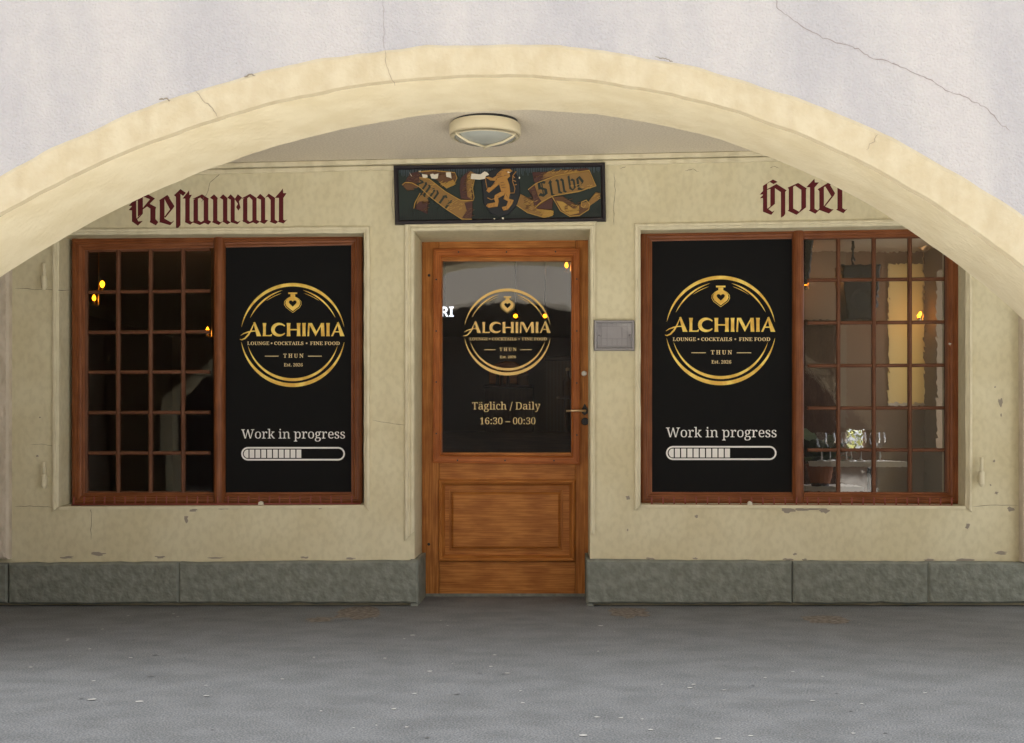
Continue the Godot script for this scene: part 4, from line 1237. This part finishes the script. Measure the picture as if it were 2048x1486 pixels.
# ---------------------------------------------------------------- ceiling lamp and menu case
func ceiling_lamp() -> void:
	var c := W(970, 236, 6.2)
	c.y = 2.565 + 0.0229 * c.x
	var t := thing("ceiling_lamp", "round cream bulkhead lamp with glass lens under the arcade ceiling", "lamp", c)
	obj("gasket", lathe(c, [[0.0, 0.02], [0.165, 0.02], [0.165, -0.014], [0.0, -0.014]], 48), M.lamp_gasket, t)
	var st := begin()
	st.set_smooth_group(0)
	add_lathe(st, c, [[0.10, -0.012], [0.172, -0.012], [0.180, -0.020], [0.180, -0.066], [0.176, -0.078], [0.165, -0.084], [0.156, -0.084], [0.153, -0.076]], 64)
	obj("housing", done(st), M.lamp_enamel, t)
	st = begin()
	st.set_smooth_group(0)
	add_lathe(st, c, [[0.154, -0.078], [0.140, -0.090], [0.115, -0.102], [0.08, -0.111], [0.04, -0.116], [0.0, -0.118]], 64)
	obj("lens", done(st), M.lamp_glass, t)
	for a in [215.0, 335.0, 95.0]:      # three guard bars that meet below the lens
		var d := Vector3(cos(deg_to_rad(a)), 0, -sin(deg_to_rad(a)))
		obj("guard_bar", tube([c + d * 0.172 + Vector3(0, -0.074, 0), c + d * 0.160 + Vector3(0, -0.090, 0), c + d * 0.10 + Vector3(0, -0.114, 0), c + Vector3(0, -0.128, 0)], 0.0065, 8), M.lamp_enamel, t)
func menu_case() -> void:
	var D := CAMZ - 0.045
	var q := quad(D, [1188, 640, 1269, 640, 1269, 701, 1188, 701])
	var t := thing("menu_case", "small grey glazed menu case on the wall between door and window", "menu case")
	obj("back", prism(inset(q, 0.004), 0.0, 0.012), M.grey_card, t)
	for i in 4:
		obj("frame", frame_side(q, [[0.0, 0.0], [0.0, 0.036], [0.005, 0.045], [0.010, 0.045], [0.015, 0.040], [0.016, 0.012]], i), M.grey_metal, t)
	for r in [[1194, 651, 1264, 652.5], [1204, 676, 1255, 677.5], [1194, 690, 1264, 694]]:
		obj("grid_bar", prism(quad(D, [r[0], r[1], r[2], r[1], r[2], r[3], r[0], r[3]]), 0.012, 0.016), M.grey_metal, t)  # thin grey bars laid over the back card
	for r in [[1203, 645, 690], [1214, 645, 690], [1224, 677, 690], [1234, 677, 690], [1224, 645, 651], [1233, 645, 651], [1243.5, 645, 690], [1254.5, 645, 690]]:
		obj("grid_bar", prism(quad(D, [r[0], r[1], r[0] + 1.4, r[1], r[0] + 1.4, r[2], r[0], r[2]]), 0.012, 0.0165), M.grey_metal, t)
	for u in [1199, 1259.5]:
		obj("rivet", lathe(W(u, 670, CAMZ - 0.012), [[0.0, 0.0], [0.006, 0.0], [0.004, 0.004], [0.0, 0.005]], 10, Vector3.BACK), M.grey_metal, t)
	obj("glass_pane", prism(inset(q, 0.013), 0.030, 0.033), M.clear_glass, t)

# ---------------------------------------------------------------- specks on the pavement
func litter() -> void:
	for kind in [["gum", 60], ["dark_gum", 30]]:
		var st := begin()
		for i in kind[1]:
			var v := rng.randf_range(1228, 1480)
			var d := EYE * F / (v - V0)
			var u := rng.randf_range(0, 2048)
			var c := W(u, v, d)
			var r := rng.randf_range(0.004, 0.011)
			if rng.randf() < 0.25: r *= 1.5
			var n := 9
			var ring := []
			for k in n:
				var a := TAU * k / n
				ring.append(Vector3(c.x + cos(a) * r * rng.randf_range(0.6, 1.2), 0.0025 + 0.0006 * (i % 3), c.z + sin(a) * r * rng.randf_range(0.5, 1.0)))
			for k in n:
				tri(st, Vector3(c.x, 0.004, c.z), ring[k], ring[(k + 1) % n], Vector3.UP)
		var o := obj("gum_specks", done(st), M[kind[0]])
		tag(o, "pale trodden specks scattered over the grey pavement" if kind[0] == "gum" else "dark trodden spots scattered over the grey pavement", "specks", "", "stuff")

# ---------------------------------------------------------------- the room behind the glass
func room() -> void:
	struct("room_floor", box(Vector3(-6, 0.0, -3.22), Vector3(X_RIGHT - 0.2, 0.012, -0.43)), M.room_floor)
	struct("room_floor_deep", box(Vector3(-6, 0.0, -12.0), Vector3(1.05, 0.012, -3.221)), M.room_floor)  # deep part of the room added so the left panes stay dark
	struct("room_ceiling_deep", box(Vector3(-6.2, 2.50, -12.2), Vector3(1.05, 2.93, -3.221)), M.room_ceiling)
	struct("room_back", box(Vector3(-6.2, 0.0, -12.2), Vector3(1.05, 2.499, -12.0)), M.room_panelling)
	struct("room_ceiling", box(Vector3(-6, 2.50, -3.22), Vector3(X_RIGHT - 0.2, 2.56, -0.43)), M.room_ceiling)
	struct("added_room_partition", box(Vector3(0.951, 0.012, -12.0), Vector3(1.05, 2.499, -0.43)), M.room_brown)  # added to keep side daylight out of the left half
	struct("room_partition_side", box(Vector3(-6.2, 0.012, -11.99), Vector3(-5.9, 2.499, -0.43)), M.room_panelling)
	struct("room_lining", box(Vector3(1.05, 1.03, -3.218), Vector3(2.44, 2.5, -3.19)), M.room_brown)
	# added blind, standing in for a bright cream strip in the panes
	var bl := thing("stand_in_blind", "added cream blind standing in for a bright strip behind the panes", "blind")
	obj("fabric", box(Vector3(2.79, 1.24, -3.20), Vector3(3.09, 2.40, -3.195)), M.stand_in_cream, bl)
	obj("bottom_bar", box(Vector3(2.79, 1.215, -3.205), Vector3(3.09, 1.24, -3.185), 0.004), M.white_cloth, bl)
	# loudspeakers
	for s in [[Vector3(1.66, 2.02, -1.5), Vector3(0.26, 0.36, 0.24), "black loudspeaker hung beside the post of the lit window"], [Vector3(2.36, 1.86, -2.5), Vector3(0.30, 0.42, 0.26), "black loudspeaker under the ceiling next to the cream blind"]]:
		var sp := thing("loudspeaker", s[2], "loudspeaker", s[0], "loudspeakers in the restaurant")
		var a: Vector3 = s[0]
		var z: Vector3 = s[1]
		obj("cabinet", prism(PackedVector2Array([Vector2(a.x - z.x / 2, a.y + z.y), Vector2(a.x + z.x / 2, a.y + z.y), Vector2(a.x + z.x * 0.36, a.y), Vector2(a.x - z.x * 0.36, a.y)]), a.z - z.z / 2, a.z + z.z / 2, 0.01), M.black_plastic, sp)
		obj("cone", lathe(Vector3(a.x, a.y + z.y * 0.35, a.z + z.z / 2), [[0.0, -0.01], [0.03, -0.006], [0.075, 0.003], [0.085, 0.006]], 20, Vector3.BACK), M.lamp_gasket, sp)
		obj("tweeter", lathe(Vector3(a.x, a.y + z.y * 0.74, a.z + z.z / 2), [[0.0, 0.008], [0.02, 0.005], [0.035, 0.002]], 16, Vector3.BACK), M.lamp_gasket, sp)
		obj("bracket", tube([Vector3(a.x, a.y + z.y - 0.02, a.z - z.z / 2), Vector3(a.x, 2.5, a.z - z.z / 2 - 0.02)], 0.012, 8), M.black_iron, sp)
	# lamps
	candle_lamp(W(188, 598, 9.2), "candle lamp glowing behind the dark panes near the frame", true)
	candle_lamp(W(415, 662, 9.8), "candle lamp glowing behind the dark panes beside the post", false)
	candle_lamp(W(1133, 532, 9.7), "candle lamp glowing behind the top corner of the door glass", false)
	candle_lamp(W(1609, 567, 9.9), "candle lamp glowing at the post of the lit window", false)
	candle_lamp(W(1838, 632, 9.95), "candle lamp in front of the cream blind", false)
	# ceiling spots over the bar
	for u in [1031.0, 1090.0]:
		var c := W(u, 632, 9.6)
		var sp := thing("bar_spotlight", "small round spotlight above the middle of the door logo" if u < 1050 else "small round spotlight at the end of the door logo lettering", "spotlight", c, "spotlights over the bar")
		obj("lamp_can", lathe(c, [[0.0, 0.06], [0.03, 0.06], [0.034, 0.0], [0.026, -0.004]], 16, Vector3(0, 0.35, -1).normalized()), M.black_plastic, sp)
		obj("lamp_disc", lathe(c, [[0.016, 0.0], [0.013, -0.005], [0.0, -0.008]], 14, Vector3(0, 0.35, -1).normalized()), M.warm_bulb, sp)
		obj("stem", tube([c + Vector3(0, 0.03, -0.05), Vector3(c.x, 2.5, c.z - 0.05)], 0.006, 6), M.black_iron, sp)
	# lit letters behind the left edge of the door glass
	var sg := thing("neon_sign", "white lit letters RI seen behind the edge of the door glass", "sign", W(894, 633, 9.4))
	var f := SystemFont.new()
	f.font_names = PackedStringArray(["Droid Sans"])
	f.font_weight = 700
	var tm := TextMesh.new()
	tm.font = f
	tm.text = "RI"
	tm.font_size = 48
	tm.pixel_size = 0.0022
	tm.depth = 0.012
	obj("neon_letters", tm, M.white_neon, sg).position = Vector3(0, 0.035, 0)
	obj("backing", box(W(880, 636, 9.42) , W(902, 612, 9.40)), M.black_plastic, sg)
	obj("hanger", tube([W(890, 612, 9.41), Vector3(W(890, 612, 9.41).x, 2.5, CAMZ - 9.41)], 0.004, 6), M.black_iron, sg)
	# bar with an arched wooden back panel
	var bar := thing("bar_counter", "dark wooden bar with an arched back panel behind the door glass", "bar")
	obj("counter", box(Vector3(-1.1, 0.012, -2.55), Vector3(0.7, 1.0, -2.1), 0.01), M.dark_wood_h, bar)
	var arch := PackedVector2Array([W2(978, 768, 10.1), W2(978, 742, 10.1), W2(990, 728, 10.1), W2(1010, 722, 10.1), W2(1030, 724, 10.1), W2(1046, 734, 10.1), W2(1056, 745, 10.1), W2(1056, 768, 10.1)])
	obj("arched_panel", prism(arch, -3.19, -3.10, 0.01), M.door_wood_h, bar)
	obj("back_cabinet", box(Vector3(W2(968, 0, 10.1).x, 0.012, -3.4), Vector3(W2(1066, 0, 10.1).x, W2(0, 768, 10.1).y, -3.191)), M.dark_wood_v, bar)
	obj("shelf", box(W(968, 776, 10.05), W(1066, 771, 9.9)), M.dark_wood_h, bar)
	for u in [995.0, 1004.0, 1016.0]:
		bottle(W(u, 771, 9.95), 0.014, 0.13 if u < 1010 else 0.10, ["slim amber bottle at the start of the bar shelf", "", "short amber bottle before the middle of the arched panel"][0 if u < 1000 else 2] if u != 1004.0 else "slim amber bottle between two others on the bar shelf")
	bottle(W(1046, 771, 9.95), 0.05, 0.14, "squat wide amber decanter at the end of the bar shelf")
	bottle(W(1135, 792, 9.3), 0.035, 0.2, "amber bottle in front of the slatted screen behind the door glass")
	var ps := thing("pedestal", "slim dark stand that carries a bottle before the slatted screen", "stand", Vector3(W(1135, 792, 9.3).x, 0.012, CAMZ - 9.3))
	var pw := W(1135, 792, 9.3)
	obj("column", tube([Vector3(pw.x, 0.012, pw.z), Vector3(pw.x, pw.y - 0.02, pw.z)], 0.025, 12), M.dark_wood_v, ps)
	obj("stand_top", lathe(Vector3(pw.x, pw.y - 0.02, pw.z), [[0.0, 0.0], [0.08, 0.0], [0.08, 0.019], [0.0, 0.019]], 20), M.dark_wood_h, ps)
	# slatted screen
	var scr := thing("slatted_screen", "dark upright slatted screen behind the right of the door glass", "screen")
	for i in 9:
		var x := W2(1092 + i * 7.0, 0, 9.5).x
		obj("slat", box(Vector3(x, 0.012, CAMZ - 9.5), Vector3(x + 0.012, 1.55, CAMZ - 9.46)), M.room_brown, scr)
	obj("top_rail", box(Vector3(W2(1090, 0, 9.5).x, 1.55, CAMZ - 9.51), Vector3(W2(1158, 0, 9.5).x, 1.58, CAMZ - 9.45)), M.dark_wood_h, scr)
	# dark cupboard, and added tables standing in for pale reflections
	var cb := thing("cupboard", "dark tall cupboard standing against the brown rear wall", "cupboard", Vector3(2.05, 0.012, -3.0))
	obj("carcass", box(Vector3(1.90, 0.012, -3.18), Vector3(2.28, 1.9, -2.85), 0.006), M.dark_wood_v, cb)
	obj("cupboard_door", box(Vector3(1.92, 0.1, -2.849), Vector3(2.26, 1.85, -2.835), 0.004), M.dark_wood_v, cb)
	obj("cupboard_knob", lathe(Vector3(1.95, 1.0, -2.834), [[0.0, 0.0], [0.012, 0.0], [0.016, 0.012], [0.0, 0.02]], 12, Vector3.BACK), M.brass, cb)
	for k in 2:
		var y := [0.80, 0.62][k] as float
		var x0 := [1.72, 1.55][k] as float
		var tb := thing("reflection_table", "white tapered tabletop standing in for a pale reflection in the lower panes, the higher one" if k == 0 else "white tapered tabletop standing in for a pale reflection in the lower panes, the lower one", "table", Vector3(x0 + 0.5, 0.012, -1.2 - 0.3 * k))
		var zc := -1.15 - 0.45 * k
		var st := begin()
		var top := [Vector2(x0 - 0.02, zc), Vector2(x0 + 0.1, zc - 0.12), Vector2(x0 + 0.35, zc - 0.2), Vector2(x0 + 0.58, zc - 0.22), Vector2(x0 + 0.58, zc + 0.22), Vector2(x0 + 0.35, zc + 0.2), Vector2(x0 + 0.1, zc + 0.12)]
		for i in top.size():
			var p: Vector2 = top[i]
			var n: Vector2 = top[(i + 1) % top.size()]
			face4(st, Vector3(p.x, y, p.y), Vector3(n.x, y, n.y), Vector3(n.x, y - 0.035, n.y), Vector3(p.x, y - 0.035, p.y), Vector3((p.x + n.x) / 2 - x0 - 0.4, 0, (p.y + n.y) / 2 - zc))
			tri(st, Vector3(x0 + 0.4, y, zc), Vector3(p.x, y, p.y), Vector3(n.x, y, n.y), Vector3.UP)
			tri(st, Vector3(x0 + 0.4, y - 0.035, zc), Vector3(p.x, y - 0.035, p.y), Vector3(n.x, y - 0.035, n.y), Vector3.DOWN)
		obj("tabletop", done(st), M.white_cloth, tb)
		obj("leg", tube([Vector3(x0 + 0.4, 0.012, zc), Vector3(x0 + 0.4, y - 0.035, zc)], 0.03, 12), M.black_iron, tb)
		obj("foot", lathe(Vector3(x0 + 0.4, 0.012, zc), [[0.0, 0.0], [0.2, 0.0], [0.19, 0.015], [0.04, 0.03], [0.0, 0.03]], 20), M.black_iron, tb)
	for pl in [[W(1640, 960, 8.5), 0.34, 15, "broad grey green potted plant just behind the post of the lit window"]]:
		var at: Vector3 = pl[0]
		var pt := thing("potted_plant", pl[3], "plant", Vector3(at.x, 0.012, at.z), "")
		obj("plant_stool", tube([Vector3(at.x, 0.012, at.z), Vector3(at.x, at.y - 0.02, at.z)], 0.06, 12), M.dark_wood_v, pt)
		obj("pot", lathe(at + Vector3(0, -0.02, 0), [[0.0, 0.0], [0.07, 0.0], [0.095, 0.12], [0.10, 0.13], [0.085, 0.13], [0.0, 0.11]], 18), M.terracotta, pt)
		for i in pl[2]:
			var a: float = TAU * i / float(pl[2]) + rng.randf_range(-0.2, 0.2)
			var out := Vector3(cos(a), 0, sin(a))
			var side := Vector3(-sin(a), 0, cos(a))
			var L: float = pl[1] * rng.randf_range(0.8, 1.35)
			var rise := rng.randf_range(0.5, 1.3)
			var lf := begin()
			var prev: Vector3 = at + Vector3(0, 0.1, 0)
			var half := 0.008
			for k in 5:
				var t := (k + 1) / 5.0
				var p: Vector3 = at + Vector3(0, 0.1, 0) + out * L * t * 0.8 + Vector3(0, L * (rise * t - 0.55 * t * t), 0)
				var w := 0.06 * L / 0.34 * sin(PI * (0.15 + 0.85 * t)) + 0.002
				face4(lf, prev - side * half, prev + side * half, p + side * w, p - side * w, Vector3.UP)
				prev = p
				half = w
			obj("leaf", done(lf), M.leaf_green, pt)
	for g in 7:      # glasses on the higher table
		var at := Vector3(1.80 + 0.065 * g + rng.randf_range(-0.01, 0.01), 0.80, -1.15 + rng.randf_range(-0.09, 0.09))
		var gl := thing("wine_glass", "clear stemmed glass standing on the higher white tapered tabletop", "glass", at, "glasses on the higher tapered table")
		obj("glass_bowl", lathe(at, [[0.0, 0.085], [0.018, 0.092], [0.034, 0.12], [0.036, 0.15], [0.030, 0.19], [0.029, 0.19], [0.034, 0.15], [0.032, 0.12], [0.0, 0.09]], 18), M.clear_glass, gl)
		obj("glass_stem", lathe(at, [[0.0, 0.0], [0.032, 0.0], [0.030, 0.004], [0.005, 0.010], [0.004, 0.085], [0.0, 0.086]], 14), M.steel, gl)
	# shrub added outside the low rear window, standing in for bright highlights
	var sh := thing("stand_in_shrub", "yellow green shrub standing in for bright highlights behind the low rear window", "shrub", Vector3(2.6, 0, -4.6))
	var st3 := begin()
	for i in 2600:
		var p := Vector3(2.6, 0.75, -4.6) + Vector3(rng.randfn(0, 0.45), rng.randfn(0, 0.35), rng.randfn(0, 0.3))
		var a := Vector3(rng.randf_range(-1, 1), rng.randf_range(-1, 1), rng.randf_range(-1, 1)) * 0.06
		var e := Vector3(rng.randf_range(-1, 1), rng.randf_range(-1, 1), rng.randf_range(-1, 1)) * 0.05
		tri(st3, p, p + a, p + e, Vector3.UP)
	obj("foliage", done(st3), M.hedge, sh)
	obj("stem", tube([Vector3(2.6, 0, -4.6), Vector3(2.62, 0.7, -4.6)], [0.03, 0.02], 8), M.dark_wood_v, sh)
func bottle(at: Vector3, r: float, h: float, label: String) -> void:
	var t := thing("bottle", label, "bottle", at, "bottles behind the bar")
	obj("bottle_body", lathe(at, [[0.0, 0.0], [r, 0.0], [r, h * 0.55], [r * 0.4, h * 0.75], [r * 0.35, h * 0.95], [0.0, h * 0.95]], 18), M.bottle_glass, t)
	obj("stopper", lathe(at + Vector3(0, h * 0.95, 0), [[0.0, 0.0], [r * 0.4, 0.0], [r * 0.45, h * 0.1], [0.0, h * 0.14]], 12), M.brass, t)
func candle_lamp(at: Vector3, label: String, two: bool) -> void:
	var t := thing("candle_lamp", label, "lamp", at, "candle lamps in the restaurant")
	obj("rod", tube([Vector3(at.x + 0.035, 2.5, at.z), Vector3(at.x + 0.035, at.y - 0.045, at.z), Vector3(at.x + 0.018, at.y - 0.055, at.z), Vector3(at.x, at.y - 0.045, at.z)], 0.004, 8), M.brass, t)
	obj("ceiling_rose", lathe(Vector3(at.x + 0.035, 2.5, at.z), [[0.0, 0.0], [0.04, 0.0], [0.02, -0.02], [0.0, -0.022]], 16), M.brass, t)
	obj("candle_cup", lathe(at + Vector3(0, -0.05, 0), [[0.0, 0.0], [0.020, 0.005], [0.023, 0.010], [0.010, 0.010], [0.009, 0.036], [0.0, 0.036]], 16), M.brass, t)
	obj("bulb_lamp", lathe(at + Vector3(0, -0.014, 0), [[0.0, 0.0], [0.009, 0.004], [0.014, 0.015], [0.012, 0.028], [0.005, 0.042], [0.0, 0.050]], 14), M.warm_bulb, t)
	if two:  # second bulb and arm added, standing in for a reflected flame
		var b := at + Vector3(0.062, 0.10, 0.0)
		obj("arm", tube([Vector3(at.x + 0.035, b.y - 0.035, at.z), b + Vector3(0, -0.04, 0), b + Vector3(0, -0.015, 0)], 0.004, 8), M.brass, t)
		obj("bulb_lamp", lathe(b, [[0.0, -0.016], [0.010, -0.010], [0.018, 0.010], [0.015, 0.026], [0.0, 0.040]], 14), M.warm_bulb, t)
	var l := OmniLight3D.new()
	l.name = "lamp_glow"
	l.light_color = Color(1.0, 0.66, 0.32)
	l.light_energy = 0.004
	l.light_size = 0.012
	l.omni_range = 8.0
	l.omni_attenuation = 2.0
	l.shadow_enabled = true
	t.add_child(l)
	l.position = Vector3(0, 0.004, 0)

# ---------------------------------------------------------------- what stands across the street and shows in the glass
func street() -> void:
	var t := thing("opposite_building", "pale arcaded house across the street mirrored in the door glass", "building")
	var z0 := 14.0
	var st := begin()
	var pier := [-28.1, -21.9, -15.7, -9.5, -3.9, 2.3, 8.5]
	for i in pier.size() - 1:
		var xa: float = pier[i] + 0.45
		var xb: float = pier[i + 1] - 0.45
		var c := (xa + xb) / 2.0
		var hw := (xb - xa) / 2.0
		var prev := Vector2(xa, 1.9)
		for k in 17:
			var x := lerpf(xa, xb, k / 16.0)
			var p := Vector2(x, 1.9 + 1.5 * sqrt(maxf(0.0, 1.0 - pow((x - c) / hw, 2))))
			if k:
				face4(st, Vector3(prev.x, prev.y, z0), Vector3(p.x, p.y, z0), Vector3(p.x, 4.0, z0), Vector3(prev.x, 4.0, z0), Vector3.FORWARD)
				face4(st, Vector3(prev.x, prev.y, z0), Vector3(p.x, p.y, z0), Vector3(p.x, p.y, z0 + 0.6), Vector3(prev.x, prev.y, z0 + 0.6), Vector3.DOWN)
			prev = p
	obj("arcade_front", done(st), M.street_wall, t)
	for x in pier:
		obj("pier", box(Vector3(x - 0.45, 0, z0 + 0.001), Vector3(x + 0.45, 4.0, z0 + 0.6)), M.street_wall, t)
	obj("arcade_side", box(Vector3(-28.5, 0, z0 + 0.61), Vector3(-28.2, 3.99, z0 + 5.2)), M.street_wall, t)
	obj("arcade_side", box(Vector3(8.6, 0, z0 + 0.61), Vector3(8.9, 3.99, z0 + 5.2)), M.street_wall, t)
	obj("arcade_back", box(Vector3(-28, 0, z0 + 5.2), Vector3(8.4, 3.99, z0 + 5.5)), M.darkened_glazing, t)  # back wall coloured dark to stand in for deep shade
	obj("upper_wall", box(Vector3(-28.55, 4.0, z0 - 0.01), Vector3(8.95, 7.2, z0 + 8.0)), M.street_wall, t)
	for i in 10:
		for j in 1:
			var x := -24.6 + i * 3.2
			var y := 4.7 + j * 2.8
			var w := part("window", t)
			obj("frame", box(Vector3(x, y, z0 - 0.05), Vector3(x + 1.1, y + 1.7, z0 - 0.012)), M.trim_paint, w)
			obj("pane", box(Vector3(x + 0.1, y + 0.1, z0 - 0.055), Vector3(x + 1.0, y + 1.6, z0 - 0.051)), M.darkened_glazing, w)
	obj("roof", prism(PackedVector2Array([Vector2(-29, 7.2), Vector2(-28, 8.2), Vector2(8.4, 8.2), Vector2(9.4, 7.2)]), z0 - 0.7, z0 + 8.5), M.terracotta, t)
	bicycle(Vector3(4.9, 0, 12.4))
func bicycle(at: Vector3) -> void:
	var t := thing("bicycle", "dark bicycle parked across the street, mirrored in the lit window", "bicycle", at)
	for x in [-0.52, 0.52]:
		var w := part("wheel", t)
		var ring := []
		for i in 25:
			var a := TAU * i / 24.0
			ring.append(at + Vector3(x + cos(a) * 0.33, 0.34 + sin(a) * 0.33, 0))
		obj("tyre", tube(ring, 0.016, 6), M.black_plastic, w)
		var st := begin()
		for i in 12:
			var a := TAU * i / 12.0
			add_tube(st, [at + Vector3(x, 0.34, 0), at + Vector3(x + cos(a) * 0.32, 0.34 + sin(a) * 0.32, 0)], 0.0015, 4)
		obj("spokes", done(st), M.steel, w)
	var P := func(x, y): return at + Vector3(x, y, 0)
	for s in [[-0.52, 0.34, -0.02, 0.30], [-0.02, 0.30, -0.16, 0.82], [-0.16, 0.75, 0.36, 0.80], [-0.02, 0.30, 0.38, 0.72], [-0.52, 0.34, -0.15, 0.75], [0.52, 0.34, 0.35, 0.92]]:
		obj("frame_tube", tube([P.call(s[0], s[1]), P.call(s[2], s[3])], 0.015, 8), M.black_iron, t)
	obj("saddle", prism(PackedVector2Array([Vector2(at.x - 0.30, at.y + 0.90), Vector2(at.x - 0.27, at.y + 0.94), Vector2(at.x - 0.02, at.y + 0.92), Vector2(at.x - 0.02, at.y + 0.89), Vector2(at.x - 0.2, at.y + 0.86)]), at.z - 0.07, at.z + 0.07, 0.02), M.black_plastic, t)
	obj("seat_post", tube([P.call(-0.16, 0.82), P.call(-0.18, 0.88)], 0.012, 8), M.steel, t)
	obj("handlebar", tube([at + Vector3(0.30, 1.0, -0.28), at + Vector3(0.38, 0.99, -0.1), at + Vector3(0.35, 0.95, 0), at + Vector3(0.38, 0.99, 0.1), at + Vector3(0.30, 1.0, 0.28)], 0.011, 8), M.steel, t)
	obj("carrier", box(at + Vector3(-0.72, 0.70, -0.06), at + Vector3(-0.30, 0.715, 0.06)), M.steel, t)
	obj("crank", tube([P.call(-0.1, 0.16), P.call(0.06, 0.44)], 0.01, 8), M.steel, t)
